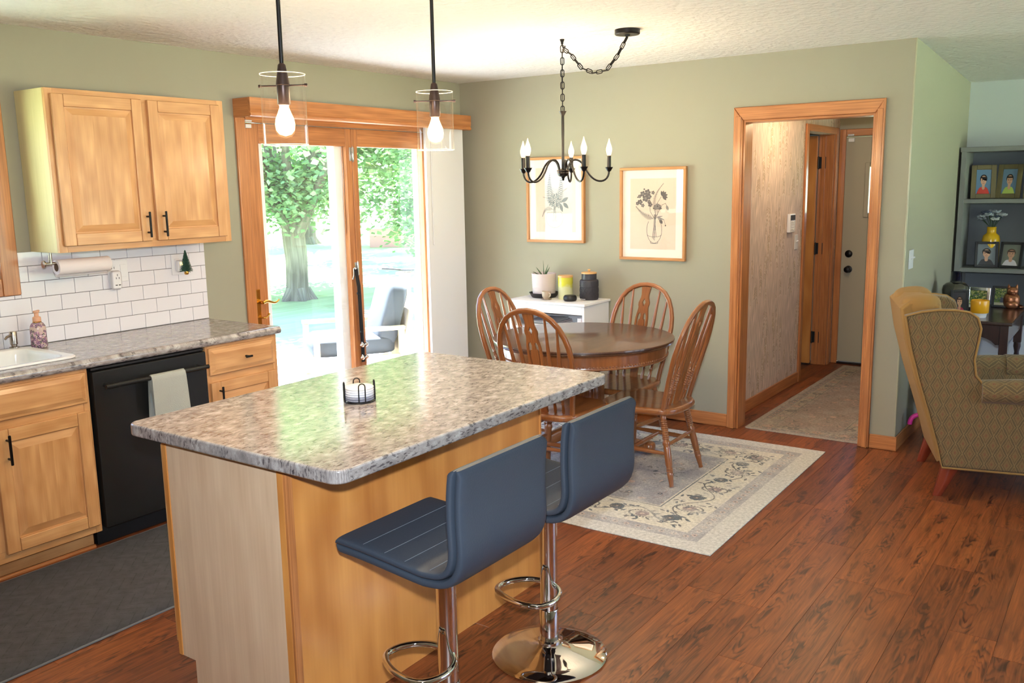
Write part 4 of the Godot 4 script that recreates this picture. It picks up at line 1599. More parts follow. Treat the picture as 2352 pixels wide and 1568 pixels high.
func build_kitchen() -> void:
	var mp: Material = mats.maple
	# upper cabinet; local x runs to the right seen from the room
	var u := thing("upper_cabinet", "honey maple wall cabinet with two raised-panel doors above the tiles", "cabinet", V(0, 1.372, 3.442), PI / 2)
	var cw := 0.987
	var ch := 0.762
	var dp := 0.272
	var body := MB.new()
	body.bb(V(0.019, 0, 0.004), V(cw - 0.019, 0.019, dp - 0.02))
	body.bb(V(0.019, ch - 0.019, 0.004), V(cw - 0.019, ch, dp - 0.02))
	body.bb(V(0.019, 0.019, 0.004), V(cw - 0.019, ch - 0.019, 0.012))
	body.bb(V(0.019, 0.38, 0.012), V(cw - 0.019, 0.395, dp - 0.02))
	part(u, "body", body, mp)
	part(u, "side_panel", MB.new().bb(V(0, 0, 0.004), V(0.019, ch, dp - 0.019), 0.001), mats.maple_side, "pale maple side panel")
	part(u, "side_panel", MB.new().bb(V(cw - 0.019, 0, 0.004), V(cw, ch, dp - 0.019), 0.001), mats.maple_side)
	var ff := MB.new()
	ff.bb(V(0, 0, dp - 0.019), V(0.04, ch, dp), 0.001)
	ff.bb(V(cw - 0.04, 0, dp - 0.019), V(cw, ch, dp), 0.001)
	ff.bb(V(0.46, 0.04, dp - 0.019), V(0.54, ch - 0.04, dp), 0.001)
	ff.bb(V(0.04, 0, dp - 0.019), V(cw - 0.04, 0.04, dp), 0.001, 0)
	ff.bb(V(0.04, ch - 0.04, dp - 0.019), V(cw - 0.04, ch, dp), 0.001, 0)
	part(u, "face_frame", ff, mp)
	var d1 := part(u, "door", shift_uv(panel_door(0.462, 0.707), Vector2(0.13, 0.2)), mp)
	d1.position = V(0.022, 0.030, dp + 0.001)
	bar_pull(d1, V(0.437, 0.085, 0.019), 0.13)
	var d2 := part(u, "door", shift_uv(panel_door(0.435, 0.707), Vector2(0.71, 0.55)), mp)
	d2.position = V(0.516, 0.030, dp + 0.001)
	bar_pull(d2, V(0.037, 0.085, 0.019), 0.13)
	# narrow base cabinet right of the dishwasher
	base_cab("base_cabinet", "narrow honey maple base cabinet with drawer at the counter's end", 2.93, 0.46, [[0.012, 0.424, true]], 11)
	base_cab("sink_cabinet", "honey maple sink base cabinet left of the dishwasher", 4.47, 0.912, [[0.022, 0.42, false], [0.478, 0.42, true]], 12)
	base_cab("corner_cabinet", "honey maple base cabinet beyond the sink at the frame's edge", 5.24, 0.768, [[0.02, 0.36, true], [0.39, 0.36, true]], 13)
	# dishwasher
	var dw := thing("dishwasher", "dark slate dishwasher with a bar handle", "dishwasher", V(0, 0, 3.552), PI / 2)
	part(dw, "body", MB.new().bb(V(0.004, 0.10, 0.02), V(0.614, 0.868, 0.585)), mats.black)
	part(dw, "door", MB.new().bb(V(0.006, 0.112, 0.585), V(0.612, 0.852, 0.632), 0.005), mats.slate)
	part(dw, "control_strip", MB.new().bb(V(0.008, 0.855, 0.56), V(0.610, 0.868, 0.618), 0.003), mats.black)
	part(dw, "toe_panel", MB.new().bb(V(0.01, 0.005, 0.50), V(0.61, 0.105, 0.53), 0.002), mats.black)
	var h := MB.new()
	h.tube([V(0.035, 0.785, 0.685), V(0.583, 0.785, 0.685)], 0.011, 14)
	for x in [0.06, 0.558]:
		h.tube([V(x, 0.785, 0.63), V(x, 0.785, 0.685)], 0.009, 10)
	part(dw, "handle", h, mats.slate)
	# dish towel over its handle
	var tw := []
	var zs := []
	var prof := [[0.66, 0.59], [0.663, 0.68], [0.667, 0.77], [0.671, 0.79], [0.685, 0.801], [0.699, 0.79], [0.703, 0.77], [0.707, 0.70], [0.711, 0.60]]
	var rings := []
	for i in 13:
		var s := float(i) / 12.0
		var ring := []
		for q in prof:
			var fl := clampf((0.79 - q[1]) / 0.19, 0.0, 1.0)
			var wav: float = sin(s * 9.0 + 0.6) * 0.004 * fl
			var z: float = lerpf(3.295, 3.112, s) + (0.01 * fl) * (s - 0.5) * 2.0 * -0.6
			ring.append(V(q[0] + wav * (1.0 if q[0] > 0.685 else -0.4), q[1], z))
		# outer then inner, a cloth 3 mm thick
		var inner := []
		for k in range(prof.size() - 1, -1, -1):
			var p: Vector3 = ring[k]
			var cx := 0.685
			inner.append(V(p.x + (0.003 if p.x < cx else (-0.003 if p.x > cx else 0.0)), p.y - (0.003 if k == 4 else 0.0), p.z))
		rings.append(ring + inner)
	single("dish_towel", MB.new().loft(rings), mats.towel, "pale grey waffle towel hanging on the dishwasher handle", "towel")
	# worktop
	var ct := thing("countertop", "grey stone-look countertop with a rolled front edge beside the wall", "countertop")
	var key := PackedVector2Array([Vector2(0.009, 2.458), Vector2(0.61, 2.458), Vector2(0.61, 3.98), Vector2(0.505, 3.98), Vector2(0.505, 3.585), Vector2(0.09, 3.585), Vector2(0.09, 4.275), Vector2(0.505, 4.275), Vector2(0.505, 3.9805), Vector2(0.61, 3.9805), Vector2(0.61, 5.25), Vector2(0.009, 5.25)])
	var slab := MB.new()
	slab.T = Transform3D(Basis(V(1, 0, 0), V(0, 0, 1), V(0, -1, 0)), Vector3.ZERO)
	slab.prism(key, -0.914, -0.876)
	part(ct, "slab", slab, mats.stone)
	var nose := PackedVector2Array()
	for k in 13:
		var a := -PI / 2 + PI * k / 12.0
		nose.append(Vector2(0.618 + 0.019 * cos(a), 0.893 + 0.021 * sin(a)))
	nose.append(Vector2(0.605, 0.914)); nose.append(Vector2(0.605, 0.872))
	var ne := MB.new().prism(nose, 2.452, 5.25)
	for i in ne.t.size():
		ne.t[i] = Vector2(ne.v[i].x + ne.v[i].y, ne.v[i].z)
	part(ct, "front_edge", ne, mats.stone)
	# sink
	var sk := thing("sink", "white drop-in sink in the grey countertop", "sink")
	var cx := 0.295
	var cz := 3.93
	var rings2 := []
	for q in [[0.47, 0.76, 0.05, 0.9145], [0.478, 0.768, 0.05, 0.917], [0.476, 0.766, 0.05, 0.923], [0.466, 0.756, 0.05, 0.926], [0.40, 0.69, 0.06, 0.925], [0.388, 0.678, 0.06, 0.920], [0.375, 0.665, 0.06, 0.90], [0.35, 0.64, 0.07, 0.76], [0.30, 0.59, 0.08, 0.735]]:
		rings2.append(lift(rrect(cx + (0.012 if q[0] > 0.45 else 0.02), cz, q[0], q[1], q[2], 7), q[3]))
	part(sk, "basin", MB.new().loft(rings2, false, true), mats.white_gloss)
	part(sk, "drain", MB.new().at(V(cx, 0.736, cz)).lathe([Vector2(0.001, 0.0), Vector2(0.04, 0.0), Vector2(0.045, 0.003), Vector2(0.045, -0.002)], 20), mats.nickel)
	# built-in soap dispenser
	var sd := thing("soap_dispenser", "brushed metal pump dispenser on the sink deck", "dispenser", V(0.075, 0.926, 3.605))
	part(sd, "base", MB.new().lathe([Vector2(0.022, 0), Vector2(0.022, 0.005), Vector2(0.013, 0.008), Vector2(0.013, 0.02)], 18), mats.nickel)
	part(sd, "pump", MB.new().lathe([Vector2(0.013, 0.014), Vector2(0.017, 0.018), Vector2(0.017, 0.075), Vector2(0.015, 0.079), Vector2(0.001, 0.080)], 18), mats.nickel)
	part(sd, "spout", MB.new().tube([V(0.0, 0.066, 0), V(0.03, 0.06, 0.045), V(0.035, 0.052, 0.055)], [0.007, 0.006, 0.005], 10), mats.nickel)
	# foaming soap bottle
	var sb := thing("soap_bottle", "purple floral soap bottle with a peach pump beside the sink", "bottle", V(0.105, 0.9145, 3.50), 2.3)
	var soap := tmat(soap_tex(), 0.15, Vector3(4.0, 8.0, 1))
	part(sb, "bottle", MB.new().lathe([Vector2(0.001, 0), Vector2(0.034, 0.001), Vector2(0.037, 0.006), Vector2(0.036, 0.09), Vector2(0.034, 0.105), Vector2(0.027, 0.118), Vector2(0.018, 0.124)], 28), soap)
	part(sb, "collar", MB.new().lathe([Vector2(0.019, 0.122), Vector2(0.020, 0.124), Vector2(0.020, 0.127), Vector2(0.018, 0.128)], 20), mats.brass)
	var pk := mat(col(214, 160, 128), 0.4)
	part(sb, "pump", MB.new().lathe([Vector2(0.018, 0.127), Vector2(0.0195, 0.132), Vector2(0.0185, 0.148), Vector2(0.010, 0.153), Vector2(0.010, 0.168), Vector2(0.014, 0.172), Vector2(0.014, 0.179), Vector2(0.001, 0.181)], 20), pk)
	part(sb, "nozzle", MB.new().box(V(0.012, 0.176, 0), V(0.035, 0.009, 0.014), 0.003), pk)
	# paper towel under the cabinet
	var ph := thing("paper_towel_holder", "steel paper towel rail under the wall cabinet", "holder")
	part(ph, "bracket", MB.new().tube([V(0.165, 1.372, 3.435), V(0.165, 1.318, 3.435)], 0.008, 12), mats.nickel)
	part(ph, "rail", MB.new().tube([V(0.165, 1.318, 3.468), V(0.165, 1.318, 3.14)], 0.007, 12), mats.nickel)
	part(ph, "end_cap", MB.new().at(V(0.165, 1.318, 3.468), V(PI / 2, 0, 0)).lathe([Vector2(0.001, -0.003), Vector2(0.017, -0.003), Vector2(0.018, 0.0), Vector2(0.018, 0.005), Vector2(0.001, 0.006)], 18), mats.nickel)
	var roll := thing("paper_towel_roll", "white paper towel roll on its steel rail", "paper towel")
	var rb := MB.new()
	rb.at(V(0.165, 1.298, 3.275), V(PI / 2, 0, 0)).lathe([Vector2(0.020, -0.135), Vector2(0.036, -0.135), Vector2(0.037, -0.133), Vector2(0.037, 0.133), Vector2(0.036, 0.135), Vector2(0.020, 0.135)], 30)
	part(roll, "roll", rb, mats.paper)
	part(roll, "core", MB.new().at(V(0.165, 1.298, 3.275), V(PI / 2, 0, 0)).lathe([Vector2(0.020, 0.1352), Vector2(0.0185, 0.1352), Vector2(0.0185, -0.1352), Vector2(0.020, -0.1352)], 24), mat(col(120, 96, 76), 0.9))
	var lp := []
	for q in [3.41, 3.14]:
		lp.append([V(0.129, 1.293, q), V(0.131, 1.278, q), V(0.140, 1.262, q), V(0.150, 1.252, q), V(0.151, 1.251, q), V(0.141, 1.261, q), V(0.132, 1.278, q), V(0.130, 1.293, q)])
	part(roll, "loose_sheet", MB.new().loft(lp), mats.paper)

func base_cab(called: String, label: String, z: float, w: float, doors: Array, sd: int) -> void:
	var mp: Material = mats.maple
	var c := thing(called, label, "cabinet", V(0, 0, z), PI / 2)
	part(c, "body", MB.new().bb(V(0, 0.10, 0.01), V(w, 0.60, 0.59)).bb(V(0, 0.60, 0.01), V(0.018, 0.872, 0.59)).bb(V(w - 0.018, 0.60, 0.01), V(w, 0.872, 0.59)), mats.maple_side)
	part(c, "toe_board", MB.new().bb(V(0, 0.015, 0.50), V(w, 0.10, 0.525), 0.001, 0), mp)
	part(c, "quarter_round", MB.new().tube([V(0, 0.006, 0.532), V(w, 0.006, 0.532)], 0.010, 10), mats.trim)
	var ff := MB.new()
	ff.bb(V(0, 0.10, 0.591), V(0.03, 0.872, 0.61), 0.001)
	ff.bb(V(w - 0.03, 0.10, 0.591), V(w, 0.872, 0.61), 0.001)
	ff.bb(V(0.03, 0.10, 0.591), V(w - 0.03, 0.15, 0.609), 0.001, 0)
	ff.bb(V(0.03, 0.66, 0.591), V(w - 0.03, 0.73, 0.609), 0.001, 0)
	ff.bb(V(0.03, 0.845, 0.591), V(w - 0.03, 0.872, 0.609), 0.001, 0)
	if doors.size() > 1:
		var m: float = (doors[0][0] + doors[0][1] + doors[1][0]) * 0.5
		ff.bb(V(m - 0.03, 0.15, 0.591), V(m + 0.03, 0.845, 0.6095), 0.001)
	part(c, "face_frame", ff, mp)
	for i in doors.size():
		var q: Array = doors[i]
		var d := part(c, "door", shift_uv(panel_door(q[1], 0.542), Vector2(sd * 0.31 + i * 0.4, sd * 0.17)), mp)
		d.position = V(q[0], 0.138, 0.611)
		# on the sink cabinet the pulls sit on the far stiles
		bar_pull(d, V(0.047 if q[2] else q[1] - 0.047, 0.455, 0.019), 0.13)
		var f := MB.new()
		var dh := 0.142
		f.bb(V(0, 0, 0), V(q[1], dh, 0.013), 0.004, 0)
		var e := 0.03
		var a := [V(0.012, 0.012, 0.013), V(q[1] - 0.012, 0.012, 0.013), V(q[1] - 0.012, dh - 0.012, 0.013), V(0.012, dh - 0.012, 0.013)]
		var b := [V(e, e, 0.020), V(q[1] - e, e, 0.020), V(q[1] - e, dh - e, 0.020), V(e, dh - e, 0.020)]
		for k in 4:
			var j := (k + 1) % 4
			var nn: Vector3 = (a[j] - a[k]).cross(b[k] - a[k]).normalized()
			if nn.z < 0: nn = -nn
			f.face([a[k], a[j], b[j], b[k]], nn, [Vector2(a[k].y, a[k].x), Vector2(a[j].y, a[j].x), Vector2(b[j].y, b[j].x), Vector2(b[k].y, b[k].x)])
		var buv := []
		for p in b:
			buv.append(Vector2(p.y, p.x))
		f.face(b, Vector3(0, 0, 1), buv)
		var dr := part(c, "drawer", shift_uv(f, Vector2(sd * 0.23 + i * 0.5, sd * 0.4)), mp)
		dr.position = V(q[0], 0.717, 0.611)
		if called == "base_cabinet":
			knob_t(dr, V(q[1] * 0.53, dh * 0.5, 0.020))

func build_island() -> void:
	var x0 := 1.90
	var x1 := 2.495
	var z0 := 4.05
	var z1 := 2.70
	var c := thing("island_cabinet", "maple kitchen island base with pale end panel and orange back panel", "cabinet")
	var b := MB.new()
	b.bb(V(x0 + 0.02, 0.10, z1 + 0.005), V(x1 - 0.012, 0.872, z0 - 0.012))
	b.bb(V(x0 + 0.085, 0.0, z1 + 0.005), V(x1 - 0.012, 0.10, z0 - 0.012))
	part(c, "body", b, mats.maple_pale)
	var ep := PackedVector2Array([Vector2(x0 + 0.02, 0.10), Vector2(x0 + 0.085, 0.10), Vector2(x0 + 0.085, 0.0), Vector2(x1 - 0.035, 0.0), Vector2(x1 - 0.035, 0.874), Vector2(x0 + 0.02, 0.874)])
	part(c, "end_panel", MB.new().prism(ep, z0 - 0.012, z0 - 0.004), mats.maple_pale, "pale maple end panel")
	part(c, "edge_strip", MB.new().bb(V(x0, 0.10, z0 - 0.02), V(x0 + 0.02, 0.874, z0), 0.002), mats.maple_island)
	part(c, "edge_strip", MB.new().bb(V(x1 - 0.036, 0.0, z0 - 0.02), V(x1 - 0.008, 0.874, z0 + 0.001), 0.002), mats.maple_island)
	part(c, "corner_strip", MB.new().bb(V(x1 - 0.008, 0.0, z0 - 0.024), V(x1 + 0.006, 0.874, z0 + 0.003), 0.003), mats.trim)
	part(c, "back_panel", MB.new().bb(V(x1 - 0.012, 0.0, z1 + 0.012), V(x1, 0.874, z0 - 0.024), 0.001), mats.maple_island, "orange maple back panel")
	part(c, "corner_strip", MB.new().bb(V(x1 - 0.02, 0.0, z1), V(x1 + 0.004, 0.874, z1 + 0.012), 0.002), mats.maple_island)
	# doors on the kitchen side
	for i in 3:
		var w := 0.43
		var d := part(c, "door", panel_door(w, 0.70), mats.maple)
		d.rotation.y = -PI / 2
		d.position = V(x0 + 0.001, 0.14, z1 + 0.02 + i * 0.447)
		bar_pull(d, V(0.04, 0.6, 0.019), 0.13)
	part(c, "face_frame", MB.new().bb(V(x0 + 0.001, 0.10, z1), V(x0 + 0.02, 0.874, z0 - 0.02)), mats.maple)
	var t := thing("island_countertop", "large grey-beige stone-look island countertop with rounded corners", "countertop")
	part(t, "slab", MB.new().slab(rrect((1.812 + 2.787) / 2, (2.646 + 4.117) / 2, 0.975, 1.471, 0.045, 7), 0.874, 0.914, 0.007, 4), mats.stone)
	# coaster set
	var p := V(2.262, 0.914, 3.50)
	var ch := thing("coaster_caddy", "black wire caddy for coasters on the island", "caddy", p)
	var r := 0.054
	var base := []
	for i in 28:
		var a := TAU * i / 28.0
		base.append(V(cos(a) * r, 0.0035, sin(a) * r))
	part(ch, "base_ring", MB.new().tube(base, 0.0022, 8, true), mats.black_metal)
	part(ch, "cross_wire", MB.new().tube([V(-r, 0.0035, 0), V(r, 0.0035, 0)], 0.002, 8).tube([V(0, 0.0035, -r), V(0, 0.0035, r)], 0.002, 8), mats.black_metal)
	for k in 4:
		var a := TAU * k / 4.0 + 0.62
		var da := 0.21
		var pa := V(cos(a - da) * r, 0, sin(a - da) * r)
		var pb := V(cos(a + da) * r, 0, sin(a + da) * r)
		var pts := [pa + V(0, 0.003, 0), pa + V(0, 0.060, 0)]
		var mid := (pa + pb) * 0.5
		for i in range(1, 8):
			var s := PI * i / 8.0
			pts.append(mid + (pa - mid) * cos(s) + V(0, 0.060 + 0.012 * sin(s), 0))
		pts.append(pb + V(0, 0.060, 0)); pts.append(pb + V(0, 0.003, 0))
		part(ch, "loop", MB.new().tube(pts, 0.0022, 8), mats.black_metal)
	var cc := [col(128, 128, 140), col(150, 150, 162), col(206, 206, 214), col(222, 220, 224), col(232, 228, 228), col(238, 230, 222)]
	var nm := ["darkest slate coaster, lowest in the caddy", "grey coaster second from the bottom of the stack", "pale grey coaster third from the bottom of the stack", "off-white coaster third from the top of the stack", "white braided coaster just under the topmost one", "cream braided coaster on top of the stack"]
	for i in 6:
		var y := 0.9195 + i * 0.0082
		var cm := mat(cc[i], 0.9)
		cm.heightmap_enabled = true
		cm.heightmap_texture = mats.towel.heightmap_texture
		cm.heightmap_scale = 0.2
		cm.uv1_triplanar = true
		cm.uv1_scale = Vector3(6, 6, 6)
		var bb := MB.new()
		bb.at(V(p.x, y, p.z)).lathe([Vector2(0.001, 0), Vector2(0.047, 0), Vector2(0.0502, 0.002), Vector2(0.0508, 0.004), Vector2(0.0502, 0.006), Vector2(0.047, 0.008), Vector2(0.001, 0.008)], 36)
		single("coaster", bb, cm, nm[i], "coaster", "coasters in the wire caddy")

func stool(label: String, where: Vector3, foot_turn: float) -> void:
	var s := thing("bar_stool", label, "stool", where, -PI / 2, "grey bar stools at the island")
	# local: front towards +z
	part(s, "base", MB.new().lathe([Vector2(0.001, 0.002), Vector2(0.196, 0.0), Vector2(0.204, 0.004), Vector2(0.205, 0.008), Vector2(0.198, 0.013), Vector2(0.15, 0.021), Vector2(0.09, 0.032), Vector2(0.05, 0.043), Vector2(0.036, 0.052), Vector2(0.033, 0.06)], 56), mats.chrome)
	var col_ := MB.new()
	col_.lathe([Vector2(0.040, 0.048), Vector2(0.042, 0.054), Vector2(0.040, 0.060), Vector2(0.0335, 0.063), Vector2(0.0335, 0.175), Vector2(0.0315, 0.178)], 28)
	part(s, "sleeve", col_, mats.chrome)
	part(s, "column", MB.new().lathe([Vector2(0.0305, 0.17), Vector2(0.0305, 0.58)], 28), mats.chrome)
	part(s, "swivel_plate", MB.new().bb(V(-0.09, 0.578, -0.09), V(0.09, 0.592, 0.09), 0.004), mats.black_metal)
	# foot ring
	var dir := V(sin(foot_turn), 0, cos(foot_turn))
	var sd := V(dir.z, 0, -dir.x)
	var y := V(0, 0.27, 0)
	var pts := []
	pts.append_array(bez(y + sd * 0.028, y + sd * 0.08 + dir * 0.01, y + sd * 0.122 + dir * 0.07, y + sd * 0.112 + dir * 0.125, 8))
	pts.append_array(bez(y + sd * 0.106 + dir * 0.145, y + sd * 0.08 + dir * 0.198, y - sd * 0.08 + dir * 0.198, y - sd * 0.106 + dir * 0.145, 12))
	pts.append_array(bez(y - sd * 0.112 + dir * 0.125, y - sd * 0.122 + dir * 0.07, y - sd * 0.08 + dir * 0.01, y - sd * 0.028, 8))
	part(s, "foot_rest", MB.new().tube(pts, 0.0105, 12), mats.chrome)
	# seat shell: path in yz, front lip to top of the back
	var path := []
	path.append_array(bez(V(0, 0.632, 0.225), V(0, 0.628, 0.10), V(0, 0.612, 0.0), V(0, 0.606, -0.09), 8))
	path.append_array(bez(V(0, 0.608, -0.115), V(0, 0.612, -0.19), V(0, 0.655, -0.205), V(0, 0.71, -0.205), 8))
	path.append_array(bez(V(0, 0.735, -0.204), V(0, 0.80, -0.200), V(0, 0.86, -0.202), V(0, 0.912, -0.210), 6))
	for k in 2:
		var off := -0.012 if k == 0 else 0.014
		var th := 0.013 if k == 0 else 0.0145
		var hw := 0.212 if k == 0 else 0.207
		var sec := PackedVector2Array()
		for q in 24:
			var a := TAU * q / 24.0
			sec.append(Vector2(MB.sp(cos(a), 0.55) * th + off, MB.sp(sin(a), 0.16) * hw))
		var r := []
		for i in path.size():
			r.append(1.0)
		# rounded ends: a few extra stations that thin out
		var pth := []
		var rr := []
		for e in [[-0.016, 0.25, 0.975], [-0.012, 0.62, 0.988], [-0.006, 0.88, 0.996]]:
			pth.append(path[0] + (path[1] - path[0]).normalized() * e[0])
			rr.append(Vector2(e[1], e[2]))
		pth.append_array(path)
		for i in path.size():
			rr.append(Vector2.ONE)
		var z := path.size() - 1
		for e in [[0.006, 0.88, 0.996], [0.012, 0.62, 0.988], [0.016, 0.25, 0.975]]:
			pth.append(path[z] + (path[z] - path[z - 1]).normalized() * e[0])
			rr.append(Vector2(e[1], e[2]))
		var o := part(s, "seat_pad" if k == 0 else "seat_shell", MB.new().sweep(pth, sec, rr, Vector3(1, 0, 0)), mats.leather)
		if k == 0:
			# cross stitching
			for q in [2, 4, 6, 9, 13, 19]:
				var d: Vector3 = (path[q + 1] - path[q - 1]).normalized()
				var pp: Vector3 = path[q] + V(0, -d.z, d.y) * 0.0252
				part(o, "stitching", MB.new().tube([pp + V(-0.200, 0, 0), pp + V(0.200, 0, 0)], 0.0008, 6), mats.thread)

func build_stools() -> void:
	stool("grey leatherette bar stool nearest the viewer", V(2.858, 0, 3.775), PI / 2 - 0.35)
	stool("grey leatherette bar stool at the far end of the island, near the rug", V(2.858, 0, 3.212), PI / 2 - 0.2)

# ---------------------------------------------------------------- lamps
func glow(c: Color, e: float) -> StandardMaterial3D:
	var m := mat(c, 0.3)
	m.emission_enabled = true
	m.emission = c
	m.emission_energy_multiplier = e
	return m

func lamp_light(parent: Node, p: Vector3, e: float, size: float) -> void:
	var l := OmniLight3D.new()
	l.name = "lamp_light"
	l.position = p
	l.light_color = Color(1.0, 0.87, 0.69)
	l.light_energy = e
	l.light_size = size
	l.omni_range = 20.0
	l.omni_attenuation = 2.0
	l.shadow_enabled = true
	parent.add_child(l, true)

func build_lamps() -> void:
	var bulb_m := glow(Color(1.0, 0.86, 0.62), 5.0)
	var labels := ["glass cylinder pendant lamp over the near end of the island", "glass cylinder pendant lamp over the far end of the island, in front of the blind"]
	for i in 2:
		var z: float = [3.798, 3.084][i]
		var p := thing("pendant_lamp", labels[i], "pendant lamp", V(2.30, CEIL, z), 0.5 + i * 0.15, "clear glass pendant lamps")
		part(p, "canopy", MB.new().lathe([Vector2(0.001, -0.028), Vector2(0.055, -0.026), Vector2(0.062, -0.02), Vector2(0.062, 0.0)], 28), mats.bronze)
		part(p, "rod", MB.new().tube([V(0, -0.02, 0), V(0, -0.42, 0)], 0.0065, 12), mats.black_metal)
		part(p, "socket", MB.new().lathe([Vector2(0.007, -0.415), Vector2(0.012, -0.42), Vector2(0.0135, -0.43), Vector2(0.020, -0.470), Vector2(0.021, -0.478), Vector2(0.019, -0.480), Vector2(0.0195, -0.534), Vector2(0.017, -0.537), Vector2(0.001, -0.537)], 24), mats.bronze)
		var sp := MB.new()
		for k in 2:
			var s := 1.0 if k == 0 else -1.0
			sp.tube([V(s * 0.015, -0.480, 0), V(s * 0.070, -0.480, 0)], 0.0028, 8)
			sp.at(V(s * 0.072, -0.480, 0), V(0, 0, PI / 2)).lathe([Vector2(0.001, -0.005), Vector2(0.005, -0.004), Vector2(0.005, 0.004), Vector2(0.001, 0.005)], 10)
			sp.at(Vector3.ZERO)
		part(p, "cross_arm", sp, mats.bronze)
		var gl := MB.new()
		gl.lathe([Vector2(0.0672, -0.655), Vector2(0.0672, -0.447)], 48)
		part(p, "glass_shade", gl, mats.lamp_glass)
		var ring := MB.new()
		for y in [-0.655, -0.447]:
			var pts := []
			for j in 48:
				pts.append(V(cos(TAU * j / 48.0) * 0.0672, y, sin(TAU * j / 48.0) * 0.0672))
			ring.tube(pts, 0.0013, 6, true)
		part(p, "glass_rim", ring, mats.glass_rim)
		part(p, "bulb", MB.new().lathe([Vector2(0.0135, -0.534), Vector2(0.0145, -0.545), Vector2(0.020, -0.560), Vector2(0.0275, -0.578), Vector2(0.030, -0.594), Vector2(0.0275, -0.612), Vector2(0.018, -0.624), Vector2(0.001, -0.629)], 24), bulb_m)
		lamp_light(p, V(0, -0.59, 0), 0.5, 0.028)
	# flush lamp on the hallway ceiling
	var hl := thing("hall_lamp", "white flush dome lamp on the hallway ceiling", "lamp", V(2.70, 2.20, -0.85))
	part(hl, "pan", MB.new().lathe([Vector2(0.13, -0.025), Vector2(0.14, -0.02), Vector2(0.14, 0.0)], 32), mats.white)
	part(hl, "dome_light", MB.new().lathe([Vector2(0.001, -0.075), Vector2(0.06, -0.068), Vector2(0.105, -0.048), Vector2(0.128, -0.022)], 32), glow(Color(1.0, 0.92, 0.78), 1.6))
	lamp_light(hl, V(0, -0.05, 0), 0.5, 0.06)
	# chandelier swagged from a hook
	var c := thing("chandelier", "black five-arm candle chandelier swagged on a chain over the table", "chandelier", V(1.752, CEIL, 1.308))
	var bm: Material = mats.black_metal
	part(c, "ceiling_hook", MB.new().lathe([Vector2(0.001, -0.03), Vector2(0.006, -0.028), Vector2(0.008, -0.015), Vector2(0.013, -0.004), Vector2(0.013, 0)], 14).tube(bez(V(0, -0.028, 0), V(0.0, -0.05, 0.0), V(0.022, -0.06, 0.0), V(0.018, -0.036, 0), 8), 0.003, 8), bm)
	var cp := V(0.424, 0, 0.04)
	part(c, "canopy", MB.new().at(cp).lathe([Vector2(0.001, -0.036), Vector2(0.012, -0.034), Vector2(0.014, -0.026), Vector2(0.062, -0.026), Vector2(0.066, -0.022), Vector2(0.066, 0.0)], 32), bm)
	# chain links share one mesh
	var lk := []
	for j in 20:
		var a := TAU * j / 20.0
		lk.append(V(cos(a) * 0.0095, sin(a) * 0.0105 + (0.0095 if sin(a) > 0 else -0.0095), 0))
	var link := MB.new().tube(lk, 0.0027, 7, true).mesh()
	var pitch := 0.0325
	for k in 11:
		var o := part(c, "chain_link", link, bm)
		o.position = V(0, -0.052 - pitch * k, 0)
		o.rotation.y = 0.5 + (PI / 2 if k % 2 else 0.0)
	var sw := [V(0.012, -0.055, 0.0), V(0.06, -0.085, 0.01), V(0.13, -0.165, 0.012), V(0.21, -0.198, 0.016), V(0.29, -0.192, 0.022), V(0.36, -0.125, 0.03), V(0.424, -0.036, 0.04)]
	var cu := Curve3D.new()
	for i in sw.size():
		var tn: Vector3 = (sw[mini(i + 1, sw.size() - 1)] - sw[maxi(i - 1, 0)]) * 0.17
		cu.add_point(sw[i], -tn, tn)
	var n := int(cu.get_baked_length() / pitch)
	for k in n:
		var p0 := cu.sample_baked((k + 0.5) * cu.get_baked_length() / n)
		var p1 := cu.sample_baked((k + 0.55) * cu.get_baked_length() / n)
		var d := (p1 - p0).normalized()
		var o := part(c, "chain_link", link, bm)
		var xax := V(0, 0, 1) if k % 2 else d.cross(V(0, 0, 1)).normalized()
		o.transform = Transform3D(Basis(xax, d, xax.cross(d)), p0)
	part(c, "cord", MB.new().tube(sw, 0.0022, 8).tube([V(0.004, -0.05, 0.003), V(-0.003, -0.2, 0.002), V(0.002, -0.385, 0)], 0.0022, 8), mats.black)
	part(c, "stem", MB.new().lathe([Vector2(0.001, -0.382), Vector2(0.006, -0.384), Vector2(0.022, -0.386), Vector2(0.010, -0.408), Vector2(0.0085, -0.412), Vector2(0.0085, -0.715)], 20), bm)
	part(c, "hub", MB.new().lathe([Vector2(0.0085, -0.700), Vector2(0.034, -0.708), Vector2(0.036, -0.714), Vector2(0.031, -0.720), Vector2(0.033, -0.726), Vector2(0.027, -0.740), Vector2(0.012, -0.746), Vector2(0.007, -0.756), Vector2(0.006, -0.766), Vector2(0.001, -0.768)], 24), bm)
	var candle := glow(Color(1.0, 0.84, 0.58), 6.0)
	for k in 5:
		var a := deg_to_rad(39.0 + 72.0 * k)
		var o := V(cos(a), 0, -sin(a))
		var R := 0.262
		var pts := []
		pts.append_array(bez(V(0, -0.718, 0) + o * 0.026, V(0, -0.63, 0) + o * 0.03, V(0, -0.635, 0) + o * 0.10, V(0, -0.705, 0) + o * 0.13, 10))
		pts.append_array(bez(V(0, -0.715, 0) + o * 0.1345, V(0, -0.80, 0) + o * 0.185, V(0, -0.785, 0) + o * R, V(0, -0.715, 0) + o * R, 12))
		var arm := part(c, "arm", MB.new().tube(pts, 0.0055, 10), bm)
		part(arm, "cup", MB.new().at(o * R).lathe([Vector2(0.006, -0.722), Vector2(0.012, -0.716), Vector2(0.021, -0.700), Vector2(0.023, -0.696), Vector2(0.001, -0.699)], 20), bm)
